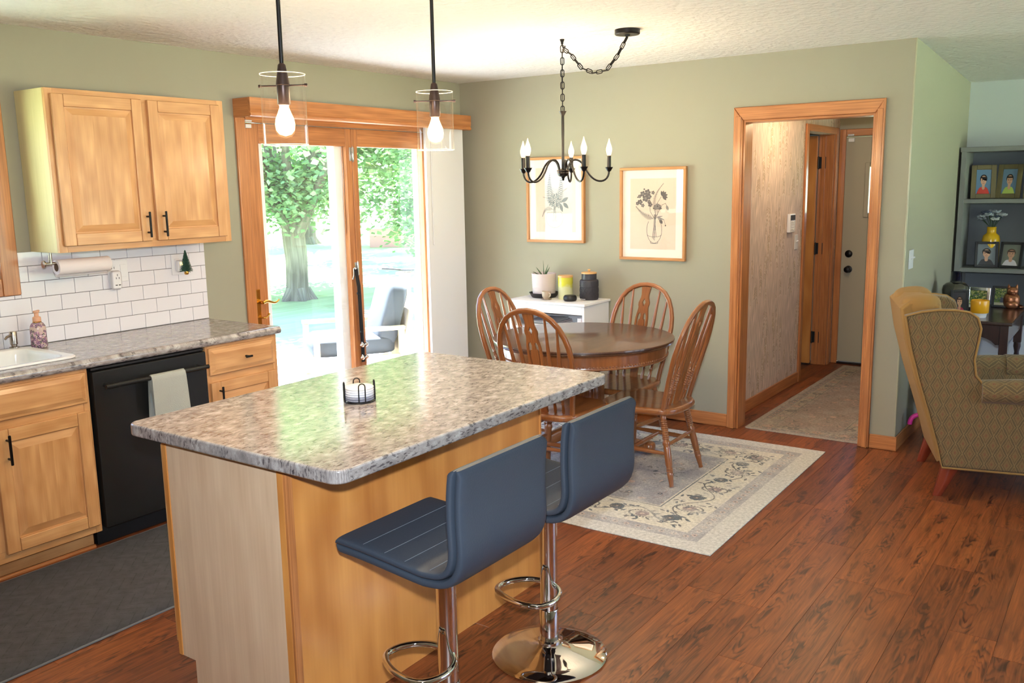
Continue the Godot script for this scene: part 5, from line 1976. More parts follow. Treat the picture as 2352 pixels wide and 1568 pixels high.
		part(arm, "candle_sleeve", MB.new().at(o * R).lathe([Vector2(0.0115, -0.700), Vector2(0.0115, -0.632), Vector2(0.001, -0.631)], 18), bm)
		part(arm, "candle_bulb", MB.new().at(o * R).lathe([Vector2(0.008, -0.634), Vector2(0.012, -0.624), Vector2(0.0165, -0.606), Vector2(0.0165, -0.592), Vector2(0.011, -0.572), Vector2(0.005, -0.555), Vector2(0.001, -0.538)], 18), candle)
		lamp_light(c, o * R + V(0, -0.60, 0), 0.14, 0.015)

# ---------------------------------------------------------------- dining
func turned(b: MB, a: Vector3, c: Vector3, prof: Array, seg := 14) -> MB:
	# prof: (radius, 0..1 along a -> c)
	var d := c - a
	var y := d.normalized()
	var x := y.cross(V(0, 0, 1) if absf(y.z) < 0.9 else V(1, 0, 0)).normalized()
	var pr := []
	for q in prof:
		pr.append(Vector2(q.x, q.y * d.length()))
	b.T = Transform3D(Basis(x, y, x.cross(y)), a)
	b.lathe(pr, seg, TAU, 0.5)
	b.T = Transform3D.IDENTITY
	return b

func rings(p: Array, t0: float, t1: float, n: int, r: float, d: float) -> void:
	for i in n:
		var s := (t1 - t0) / n
		p.append(Vector2(r - d, t0 + s * i))
		p.append(Vector2(r, t0 + s * (i + 0.3)))
		p.append(Vector2(r, t0 + s * (i + 0.7)))
	p.append(Vector2(r - d, t1))

func splat_half() -> PackedVector2Array:
	# right half, x >= 0, height above the seat
	var o := PackedVector2Array()
	o.append(Vector2(0, 0.0))
	for q in [[0.024, 0.0], [0.026, 0.05], [0.030, 0.10], [0.035, 0.16], [0.040, 0.22], [0.044, 0.28], [0.0455, 0.33], [0.044, 0.37], [0.039, 0.40], [0.0345, 0.425], [0.034, 0.437], [0.038, 0.450], [0.0385, 0.466], [0.033, 0.480], [0.0275, 0.497], [0.026, 0.515], [0.029, 0.535], [0.033, 0.562]]:
		o.append(Vector2(q[0], q[1]))
	o.append(Vector2(0, 0.565))
	# diamond notch on the axis
	o.append(Vector2(0, 0.492)); o.append(Vector2(0.0125, 0.468)); o.append(Vector2(0, 0.442))
	# comma cut-out joined to the axis by a hairline
	o.append(Vector2(0, 0.3602)); o.append(Vector2(0.012, 0.3602))
	for q in [[0.008, 0.385], [0.0125, 0.400], [0.022, 0.402], [0.030, 0.388], [0.033, 0.36], [0.033, 0.325], [0.030, 0.29], [0.024, 0.262], [0.0165, 0.245], [0.020, 0.27], [0.0235, 0.31], [0.0225, 0.345], [0.018, 0.362], [0.012, 0.3598]]:
		o.append(Vector2(q[0], q[1]))
	o.append(Vector2(0, 0.3598))
	# lower drop
	o.append(Vector2(0, 0.20)); o.append(Vector2(0.008, 0.165)); o.append(Vector2(0.009, 0.135)); o.append(Vector2(0, 0.10))
	return o

func make_chair() -> Node3D:
	var c := Node3D.new()
	var wd: Material = mats.chair_wood
	var sh := 0.425
	# saddle seat
	var out := PackedVector2Array()
	for q in [[0.0, 0.245], [0.09, 0.243], [0.16, 0.232], [0.205, 0.205], [0.225, 0.16], [0.226, 0.08], [0.215, 0.0], [0.205, -0.07], [0.198, -0.14], [0.182, -0.19], [0.13, -0.222], [0.06, -0.236], [0.0, -0.238]]:
		out.append(Vector2(q[0], q[1]))
	for i in range(out.size() - 2, 0, -1):
		out.append(Vector2(-out[i].x, out[i].y))
	part(c, "seat", MB.new().slab(out, sh - 0.038, sh, 0.016, 4, -0.010), wd)
	# legs
	for s in [-1, 1]:
		for f in [0, 1]:
			var a := V(s * 0.150, sh - 0.03, 0.165 if f else -0.150)
			var e := V(s * 0.208, 0.0, 0.205 if f else -0.235)
			if f: e.x = s * 0.20
			var p := [Vector2(0.001, -0.01), Vector2(0.013, 0.0), Vector2(0.016, 0.04), Vector2(0.0185, 0.07)]
			rings(p, 0.10, 0.36, 9, 0.0195, 0.004)
			p.append_array([Vector2(0.017, 0.375), Vector2(0.021, 0.39), Vector2(0.022, 0.42), Vector2(0.018, 0.45), Vector2(0.019, 0.47), Vector2(0.020, 0.56), Vector2(0.019, 0.70)])
			rings(p, 0.74, 0.80, 3, 0.0185, 0.003)
			p.append_array([Vector2(0.0185, 0.82), Vector2(0.016, 0.86), Vector2(0.012, 0.97), Vector2(0.0125, 1.0), Vector2(0.001, 1.0)])
			part(c, "leg", turned(MB.new(), a, e, p), wd)
	var tp := func(r0: float, r1: float) -> Array:
		return [Vector2(r0, 0), Vector2(lerpf(r0, r1, 0.6), 0.2), Vector2(r1 * 0.9, 0.3), Vector2(r1, 0.32), Vector2(r1 * 0.92, 0.34), Vector2(r1, 0.5), Vector2(r1 * 0.92, 0.66), Vector2(r1, 0.68), Vector2(r1 * 0.9, 0.70), Vector2(lerpf(r0, r1, 0.6), 0.8), Vector2(r0, 1.0)]
	for s in [-1, 1]:
		part(c, "stretcher", turned(MB.new(), V(s * 0.182, 0.185, 0.19), V(s * 0.186, 0.175, -0.198), tp.call(0.008, 0.014), 12), wd)
	part(c, "stretcher", turned(MB.new(), V(-0.183, 0.18, 0.02), V(0.183, 0.18, 0.02), tp.call(0.008, 0.014), 12), wd)
	part(c, "stretcher", turned(MB.new(), V(-0.178, 0.225, -0.195), V(0.178, 0.225, -0.195), tp.call(0.008, 0.012), 12), wd)
	# bow back leaning away; lean maps height above the seat to z
	var lean := func(h: float) -> float: return -0.165 - 0.235 * h - 0.10 * h * h
	var bow := []
	var half := [[0.172, -0.03], [0.185, 0.07], [0.201, 0.16], [0.213, 0.25], [0.217, 0.32], [0.212, 0.38], [0.197, 0.435], [0.172, 0.487], [0.137, 0.528], [0.094, 0.555], [0.048, 0.570], [0.0, 0.5745]]
	for q in half:
		bow.append(V(q[0], sh + q[1], lean.call(q[1])))
	for i in range(half.size() - 2, -1, -1):
		bow.append(V(-half[i][0], sh + half[i][1], lean.call(half[i][1])))
	var sec := PackedVector2Array()
	for k in 16:
		var a := TAU * k / 16.0
		sec.append(Vector2(MB.sp(cos(a), 0.55) * 0.0135, MB.sp(sin(a), 0.55) * 0.0125))
	part(c, "bow", MB.new().sweep(bow, sec, 1.0, V(0, 0.38, 1).normalized()), wd)
	# spindles
	for s in [-1, 1]:
		for q in [[0.066, 0.098, 0.548], [0.116, 0.160, 0.488]]:
			var a := V(s * q[0], sh - 0.01, lean.call(-0.01) + 0.012)
			var e := V(s * q[1], sh + q[2], lean.call(q[2]))
			var p := [Vector2(0.008, 0.0), Vector2(0.010, 0.06), Vector2(0.007, 0.115), Vector2(0.011, 0.125), Vector2(0.007, 0.14), Vector2(0.011, 0.155)]
			rings(p, 0.17, 0.36, 8, 0.0115, 0.003)
			p.append_array([Vector2(0.011, 0.385), Vector2(0.007, 0.41), Vector2(0.011, 0.42), Vector2(0.008, 0.435), Vector2(0.0115, 0.50), Vector2(0.010, 0.7), Vector2(0.006, 1.0)])
			part(c, "spindle", turned(MB.new(), a, e, p, 10), wd)
	# fiddle splat
	var sp := MB.new()
	var hp := splat_half()
	sp.prism(hp, -0.006, 0.006, 0.0, true)
	var other := PackedVector2Array()
	for q in hp:
		other.append(Vector2(-q.x, q.y))
	sp.prism(other, -0.006, 0.006, 0.0, true)
	for i in sp.v.size():
		var h := sp.v[i].y
		sp.v[i] = V(sp.v[i].x, sh - 0.004 + h, lean.call(h) + sp.v[i].z + 0.004)
	part(c, "splat", sp, wd)
	return c

func build_dining() -> void:
	# rug first, everything on it stands a little higher
	var cols := [col(204, 199, 192), col(166, 161, 163), col(216, 208, 192), col(158, 154, 159)]
	var inks := [col(92, 98, 106), col(104, 102, 102), col(198, 174, 162), col(152, 136, 136)]
	var rt := rug_tex(2.74, 1.85, 420.0, 301, [0.11, 0.085, 0.27], cols, inks)
	var rug := thing("area_rug", "large faded grey and cream oriental rug under the dining table", "rug", V(2.99 - 1.37, 0.0, 1.195), 0.012)
	var rm := tmat(rt, 0.95, Vector3(1, 1, 1))
	var rb := MB.new()
	rb.slab(rrect(0, 0, 2.74, 1.85, 0.004, 2), 0.0005, 0.006, 0.002, 2)
	for i in rb.t.size():
		rb.t[i] = Vector2(rb.v[i].x / 2.74 + 0.5, rb.v[i].z / 1.85 + 0.5)
	part(rug, "pile", rb, rm)
	var Y := 0.008
	# table
	var tb := thing("dining_table", "round dark oak pedestal dining table with beaded apron", "table", V(1.77, Y, 1.125))
	var top := MB.new()
	top.lathe([Vector2(0.001, 0.716), Vector2(0.49, 0.716), Vector2(0.525, 0.718), Vector2(0.536, 0.726), Vector2(0.532, 0.732), Vector2(0.541, 0.738), Vector2(0.540, 0.746), Vector2(0.530, 0.750), Vector2(0.001, 0.750)], 96)
	for i in top.t.size():
		top.t[i] = Vector2(top.v[i].x, top.v[i].z)
	part(tb, "top", top, mats.table_wood)
	part(tb, "apron", MB.new().lathe([Vector2(0.47, 0.635), Vector2(0.497, 0.635), Vector2(0.502, 0.640), Vector2(0.498, 0.646), Vector2(0.500, 0.662), Vector2(0.500, 0.706), Vector2(0.506, 0.712), Vector2(0.506, 0.716)], 96), mats.chair_wood)
	var bd := MB.new()
	for i in 170:
		var a := TAU * i / 170.0
		bd.ball(V(cos(a) * 0.5005, 0.654, sin(a) * 0.5005), 0.0065, 6, 4)
	part(tb, "bead_trim", bd, mats.chair_wood)
	# fluted pedestal
	var fl := []
	var pr := [[0.20, 0.065], [0.26, 0.085], [0.30, 0.115], [0.36, 0.128], [0.44, 0.128], [0.50, 0.112], [0.535, 0.098]]
	for q in pr:
		var ring := []
		for k in 96:
			var a := TAU * k / 96.0
			var r: float = q[1] * (1.0 - 0.045 * pow(absf(sin(a * 12.0)), 3.0))
			ring.append(V(cos(a) * r, q[0], sin(a) * r))
		fl.append(ring)
	part(tb, "fluted_urn", MB.new().loft(fl), mats.chair_wood)
	part(tb, "column", MB.new().lathe([Vector2(0.098, 0.530), Vector2(0.108, 0.538), Vector2(0.108, 0.552), Vector2(0.075, 0.562), Vector2(0.065, 0.59), Vector2(0.085, 0.61), Vector2(0.10, 0.636)], 40), mats.chair_wood)
	part(tb, "support_block", MB.new().bb(V(-0.30, 0.62, -0.30), V(0.30, 0.70, 0.30), 0.01), mats.table_wood)
	part(tb, "base_turning", MB.new().lathe([Vector2(0.001, 0.10), Vector2(0.07, 0.10), Vector2(0.085, 0.13), Vector2(0.085, 0.17), Vector2(0.075, 0.19), Vector2(0.068, 0.205)], 40), mats.chair_wood)
	for k in 4:
		var a := PI / 4 + PI / 2 * k
		var d := V(cos(a), 0, sin(a))
		var pts := bez(d * 0.03 + V(0, 0.16, 0), d * 0.16 + V(0, 0.20, 0), d * 0.26 + V(0, 0.06, 0), d * 0.40 + V(0, 0.042, 0), 12)
		var rr := []
		for i in pts.size():
			rr.append(lerpf(1.25, 0.85, float(i) / (pts.size() - 1)))
		var sc := PackedVector2Array()
		for q in 14:
			var aa := TAU * q / 14.0
			sc.append(Vector2(MB.sp(cos(aa), 0.6) * 0.032, MB.sp(sin(aa), 0.6) * 0.034))
		var ft := part(tb, "foot", MB.new().sweep(pts, sc, rr, Vector3.UP), mats.chair_wood)
		part(ft, "toe", MB.new().pillow(d * 0.41 + V(0, 0.035, 0), V(0.045, 0.035, 0.045), 0.7, 18, 10), mats.chair_wood)
	# chairs
	var proto := make_chair()
	var spots := [
		["oak bow-back chair at the far left of the table, by the corner", V(1.43, Y, 1.13), PI / 2 + 0.04],
		["oak bow-back chair with its back to the island", V(1.855, Y, 1.54), PI + 0.05],
		["oak bow-back chair against the wall, right of the white cabinet", V(1.855, Y, 0.815), -0.06],
		["oak bow-back chair nearest the doorway, standing at the right of the table", V(2.227, Y, 1.155), -PI / 2 + 0.02]]
	for i in 4:
		var o: Node3D = proto if i == 3 else proto.duplicate()
		o.name = numbered("dining_chair")
		add_child(o)
		o.position = spots[i][1]
		o.rotation.y = spots[i][2]
		tag(o, spots[i][0], "chair", "bow-back chairs round the dining table")
	# hallway runner
	var c2 := [col(162, 150, 138), col(134, 128, 124), col(166, 152, 132), col(148, 130, 120)]
	var k2 := [col(118, 112, 106), col(126, 116, 108), col(188, 150, 132), col(170, 140, 122)]
	var ht := rug_tex(0.76, 2.46, 360.0, 311, [0.04, 0.045, 0.09], c2, k2)
	var run := thing("hallway_runner", "faded beige oriental runner on the hallway floor", "rug", V(2.728, 0.0, -1.26), 0.0)
	var hb := MB.new()
	hb.slab(rrect(0, 0, 0.755, 2.46, 0.025, 4), 0.0005, 0.006, 0.002, 2)
	for i in hb.t.size():
		hb.t[i] = Vector2(hb.v[i].x / 0.76 + 0.5, hb.v[i].z / 2.46 + 0.5)
	part(run, "pile", hb, tmat(ht, 0.95))
	# kitchen mat
	var km := thing("kitchen_mat", "charcoal textured mat in front of the sink and dishwasher", "mat", V(0.982, 0.0, 4.0))
	var kb := MB.new()
	kb.slab(rrect(0, 0, 0.82, 2.2, 0.01, 2), 0.0005, 0.008, 0.003, 2)
	var kmat := tmat(mat_tex(), 0.9, Vector3(1.5, 1.5, 1))
	part(km, "surface", kb, kmat)
	var ed := MB.new()
	for s in [-1, 1]:
		ed.bb(V(s * 0.41 - 0.008, 0.0006, -1.1), V(s * 0.41 + 0.008, 0.007, 1.1), 0.002)
	part(km, "binding", ed, mat(col(120, 120, 124), 0.9))

# ---------------------------------------------------------------- console by the dining wall
func build_console() -> void:
	var w: Material = mats.white
	var x0 := 0.70
	var x1 := 1.335
	var c := thing("console_cabinet", "small white open console cabinet against the dining wall", "cabinet", V(0, 0.0065, 0))
	part(c, "top", MB.new().bb(V(x0 - 0.012, 0.808, 0.015), V(x1 + 0.012, 0.826, 0.385), 0.003), w)
	part(c, "side", MB.new().bb(V(x0, 0.0, 0.018), V(x0 + 0.018, 0.808, 0.37), 0.002), w)
	part(c, "side", MB.new().bb(V(x1 - 0.018, 0.0, 0.018), V(x1, 0.808, 0.37), 0.002), w)
	part(c, "back", MB.new().bb(V(x0 + 0.018, 0.05, 0.018), V(x1 - 0.018, 0.808, 0.026)), w)
	part(c, "fascia", MB.new().bb(V(x0 + 0.018, 0.745, 0.352), V(x1 - 0.018, 0.808, 0.369), 0.002), w)
	for y in [0.05, 0.33, 0.615]:
		part(c, "shelf", MB.new().bb(V(x0 + 0.018, y, 0.026), V(x1 - 0.018, y + 0.018, 0.355), 0.002), w)
	# reading matter on the shelf
	var bc := [col(150, 154, 162), col(190, 184, 174), col(120, 124, 132), col(176, 178, 178), col(168, 172, 180)]
	var lb := ["grey magazine at the bottom of the console pile", "tan book second in the console pile", "dark slate magazine third in the console pile", "silver magazine fourth in the console pile", "pale grey magazine on top of the console pile"]
	var y := 0.6395
	for i in 5:
		var th: float = [0.010, 0.014, 0.008, 0.006, 0.005][i]
		var b := thing("magazine", lb[i], "magazine", V(0.955 - i * 0.006, y, 0.20 + (i % 2) * 0.01), 0.08 * (i - 2), "reading matter on the console shelf")
		part(b, "cover", MB.new().bb(V(-0.105, 0, -0.14), V(0.105, th, 0.14), 0.001), mat(bc[i], 0.4))
		part(b, "pages", MB.new().bb(V(-0.102, 0.002, -0.138), V(0.1065, th - 0.002, 0.138)), mats.paper)
		y += th + 0.0005
	single("folder", MB.new().at(V(1.10, 0.6395, 0.23), V(0, -0.35, 0)).bb(V(-0.10, 0, -0.10), V(0.10, 0.005, 0.10), 0.001), mat(col(84, 88, 96), 0.6), "dark grey folder lying flat on the console shelf", "folder")
	single("pink_notebook", MB.new().at(V(1.19, 0.6452, 0.22), V(0, 0.3, 0)).bb(V(-0.075, 0, -0.10), V(0.065, 0.006, 0.10), 0.001), mat(col(214, 130, 140), 0.5), "pink notebook lying flat on the console shelf", "notebook")
	var rb := thing("boxed_book", "red and white book standing at the right end of the console shelf", "book", V(1.283, 0.6395, 0.22))
	part(rb, "cover", MB.new().bb(V(0.006, 0, -0.09), V(0.026, 0.108, 0.10), 0.002), mats.red)
	part(rb, "sleeve", MB.new().bb(V(-0.026, 0, -0.07), V(0.006, 0.085, 0.115), 0.002), mats.white_plastic)
	# pot on its tray
	var Y := 0.8325
	var tr := thing("plant_tray", "black plastic saucer under the planter", "saucer", V(0.862, Y, 0.150))
	part(tr, "saucer", MB.new().lathe([Vector2(0.001, 0), Vector2(0.088, 0), Vector2(0.096, 0.010), Vector2(0.108, 0.034), Vector2(0.112, 0.036), Vector2(0.106, 0.034), Vector2(0.094, 0.012), Vector2(0.086, 0.005), Vector2(0.001, 0.005)], 40), mats.black)
	var pt := thing("planter", "pale ribbed planter with a small aloe on the white console", "plant", V(0.862, Y + 0.0055, 0.150))
	var pp := [Vector2(0.001, 0), Vector2(0.078, 0), Vector2(0.082, 0.004)]
	for i in 9:
		var yy := 0.012 + i * 0.0165
		pp.append(Vector2(0.0835 + i * 0.0007, yy)); pp.append(Vector2(0.0845 + i * 0.0007, yy + 0.006)); pp.append(Vector2(0.0835 + i * 0.0007, yy + 0.013))
	pp.append_array([Vector2(0.092, 0.168), Vector2(0.090, 0.172), Vector2(0.085, 0.171), Vector2(0.083, 0.13), Vector2(0.001, 0.13)])
	part(pt, "pot", MB.new().lathe(pp, 44), mats.pot)
	part(pt, "soil", MB.new().at(V(0, 0.131, 0)).lathe([Vector2(0.084, 0.0), Vector2(0.05, 0.008), Vector2(0.001, 0.012)], 24), mat(col(60, 44, 34), 0.95))
	for q in [[0.3, 0.10, 0.05], [1.9, 0.05, 0.10], [2.9, 0.075, 0.06], [4.4, 0.055, 0.08], [5.5, 0.075, 0.045], [1.1, 0.13, 0.035]]:
		var d := V(cos(q[0]), 0, sin(q[0]))
		var pts := bez(V(0, 0.138, 0), V(0, 0.138, 0) + d * q[2] * 0.3 + V(0, q[1] * 0.3, 0), V(0, 0.14, 0) + d * q[2] * 0.7 + V(0, q[1] * 0.7, 0), V(0, 0.14 + q[1], 0) + d * q[2], 8)
		var r := []
		for i in 9:
			r.append(lerpf(1.0, 0.08, pow(i / 8.0, 1.5)))
		var sc := PackedVector2Array()
		for k in 10:
			sc.append(Vector2(cos(TAU * k / 10.0) * 0.0075, sin(TAU * k / 10.0) * 0.0035))
		part(pt, "leaf", MB.new().sweep(pts, sc, r, d.cross(Vector3.UP)), mats.leafg)
	# yellow canister fading to cream by its glaze
	var yc := thing("canister", "lime yellow canister with a wooden lid on the console", "canister", V(1.062, Y, 0.172))
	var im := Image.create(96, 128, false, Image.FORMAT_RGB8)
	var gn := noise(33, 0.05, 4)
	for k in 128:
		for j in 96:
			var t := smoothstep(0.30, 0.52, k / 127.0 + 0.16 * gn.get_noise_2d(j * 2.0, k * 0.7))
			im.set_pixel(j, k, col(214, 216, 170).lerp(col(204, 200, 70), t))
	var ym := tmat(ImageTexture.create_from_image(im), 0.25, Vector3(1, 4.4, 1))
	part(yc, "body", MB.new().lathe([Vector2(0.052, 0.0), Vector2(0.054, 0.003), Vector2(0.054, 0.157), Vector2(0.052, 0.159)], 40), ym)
	part(yc, "lid", MB.new().lathe([Vector2(0.001, 0.158), Vector2(0.0545, 0.158), Vector2(0.0555, 0.161), Vector2(0.0545, 0.171), Vector2(0.001, 0.172)], 40), mats.lid)
	# dark embossed jar
	var jr := thing("embossed_jar", "dark charcoal embossed jar with a wooden lid on the console", "jar", V(1.232, Y, 0.125))
	part(jr, "body", MB.new().lathe([Vector2(0.001, 0), Vector2(0.062, 0), Vector2(0.066, 0.005), Vector2(0.067, 0.09), Vector2(0.065, 0.092), Vector2(0.067, 0.094), Vector2(0.067, 0.138), Vector2(0.064, 0.143), Vector2(0.054, 0.147), Vector2(0.054, 0.186), Vector2(0.050, 0.188)], 44), mats.jar)
	var em := MB.new()
	for k in 18:
		var a := TAU * k / 18.0
		for s in [-1, 1]:
			for q in 2:
				var yy := 0.012 + q * 0.038
				em.tube([V(cos(a) * 0.0672, yy, sin(a) * 0.0672), V(cos(a + s * 0.17) * 0.0678, yy + 0.019, sin(a + s * 0.17) * 0.0678), V(cos(a) * 0.0672, yy + 0.038, sin(a) * 0.0672)], 0.0014, 5)
		for q in 3:
			var a2 := a + q * 0.116
			em.tube([V(cos(a2) * 0.067, 0.099, sin(a2) * 0.067), V(cos(a2 + 0.15) * 0.067, 0.132, sin(a2 + 0.15) * 0.067)], 0.0011, 5)
	part(jr, "embossing", em, mats.jar)
	var ld := part(jr, "lid", MB.new().lathe([Vector2(0.001, 0.187), Vector2(0.055, 0.187), Vector2(0.056, 0.190), Vector2(0.054, 0.197), Vector2(0.001, 0.199)], 40), mats.lid)
	part(ld, "knob", MB.new().at(V(0, 0.198, 0)).lathe([Vector2(0.006, 0), Vector2(0.005, 0.006), Vector2(0.011, 0.012), Vector2(0.009, 0.020), Vector2(0.001, 0.022)], 18), mats.lid)
	# puck speaker
	var sk := thing("smart_speaker", "small black fabric puck speaker on the console", "speaker", V(1.155, Y, 0.262))
	part(sk, "body", MB.new().lathe([Vector2(0.001, 0), Vector2(0.038, 0), Vector2(0.046, 0.008), Vector2(0.049, 0.02), Vector2(0.046, 0.034), Vector2(0.038, 0.042), Vector2(0.001, 0.043)], 36), mats.black)
	part(sk, "cable", MB.new().tube([V(0.04, 0.018, -0.02), V(0.075, 0.01, -0.05), V(0.10, 0.003, -0.12), V(0.13, 0.003, -0.22)], 0.002, 6), mats.white_plastic)
	# stoneware cup and saucer
	var cs := thing("cup_saucer", "small tan stoneware saucer under the cup", "saucer", V(0.962, Y, 0.275))
	part(cs, "saucer", MB.new().lathe([Vector2(0.001, 0), Vector2(0.028, 0), Vector2(0.040, 0.006), Vector2(0.041, 0.008), Vector2(0.028, 0.004), Vector2(0.001, 0.004)], 30), mats.stoneware)
	var cu := thing("espresso_cup", "small tan stoneware cup on its saucer", "cup", V(0.962, Y + 0.0045, 0.275), -0.4)
	part(cu, "bowl", MB.new().lathe([Vector2(0.001, 0), Vector2(0.018, 0), Vector2(0.020, 0.005), Vector2(0.029, 0.016), Vector2(0.032, 0.034), Vector2(0.033, 0.056), Vector2(0.0315, 0.057), Vector2(0.030, 0.034), Vector2(0.026, 0.018), Vector2(0.001, 0.008)], 30), mats.stoneware)
	part(cu, "handle", MB.new().tube(bez(V(0.031, 0.046, 0), V(0.062, 0.052, 0), V(0.058, 0.018, 0), V(0.028, 0.018, 0), 12), 0.0042, 8), mats.stoneware)

func build_pictures() -> void:
	var q := [[0.634, 1.227, 0.50, 0.625, art_ferns(), "oak framed print of ferns in a round bowl, behind the chandelier"], [1.426, 1.121, 0.50, 0.637, art_bouquet(), "oak framed print of flowers in a tall vase, right of the chandelier"]]
	for i in 2:
		var p: Array = q[i]
		var w: float = p[2]
		var h: float = p[3]
		var f := 0.019
		var t := thing("framed_print", p[5], "picture", V(p[0], p[1], 0.002), 0.0, "framed botanical prints")
		part(t, "frame_rail", MB.new().bb(V(0, 0, 0), V(w, f, 0.030), 0.002, 0), mats.frame_wood)
		part(t, "frame_rail", MB.new().bb(V(0, h - f, 0), V(w, h, 0.030), 0.002, 0), mats.frame_wood)
		part(t, "frame_stile", MB.new().bb(V(0, f, 0), V(f, h - f, 0.030), 0.002), mats.frame_wood)
		part(t, "frame_stile", MB.new().bb(V(w - f, f, 0), V(w, h - f, 0.030), 0.002), mats.frame_wood)
		var b := MB.new()
		b.face([V(f, f, 0.012), V(w - f, f, 0.012), V(w - f, h - f, 0.012), V(f, h - f, 0.012)], V(0, 0, 1), [Vector2(0, 1), Vector2(1, 1), Vector2(1, 0), Vector2(0, 0)])
		b.bb(V(f, f, 0.004), V(w - f, h - f, 0.0115))
		part(t, "print", b, tmat(p[4], 0.7))
		part(t, "glass", MB.new().bb(V(f, f, 0.017), V(w - f, h - f, 0.019)), mats.picture_glass)

# ---------------------------------------------------------------- living room corner
func photo_frame(called: String, label: String, where: Vector3, turn: float, leaves: Array, w: float, h: float, border: float, m: Material, tilt := 0.14, group := "photo frames") -> Node3D:
	var t := thing(called, label, "photo frame", where, turn, group)
	var x := 0.0
	for i in leaves.size():
		var fold: float = 0.0 if leaves.size() == 1 else (0.22 if i == 0 else -0.22)
		var b := Basis.from_euler(V(-tilt, fold, 0))
		var o := part(t, "frame", MB.new().bb(V(0, 0, -0.006), V(border, h, 0.008), 0.002).bb(V(w - border, 0, -0.006), V(w, h, 0.008), 0.002).bb(V(border, 0, -0.006), V(w - border, border, 0.008), 0.002).bb(V(border, h - border, -0.006), V(w - border, h, 0.008), 0.002).bb(V(border, border, -0.006), V(w - border, h - border, -0.002)), m)
		o.transform = Transform3D(b, V(x, 0, 0 if i == 0 else -sin(0.22) * w))
		x += cos(fold) * w
		var pm := MB.new()
		pm.face([V(border, border, -0.001), V(w - border, border, -0.001), V(w - border, h - border, -0.001), V(border, h - border, -0.001)], V(0, 0, 1), [Vector2(0, 1), Vector2(1, 1), Vector2(1, 0), Vector2(0, 0)])
		part(o, "photo", pm, tmat(leaves[i], 0.25))
	part(t, "stand", MB.new().at(V(w * 0.5, h * 0.3, -0.6 * h * tilt - 0.014 - 0.125 * h), V(0.395, 0, 0)).box(Vector3.ZERO, V(0.03, h * 0.64, 0.004), 0.001), mats.black)
	return t

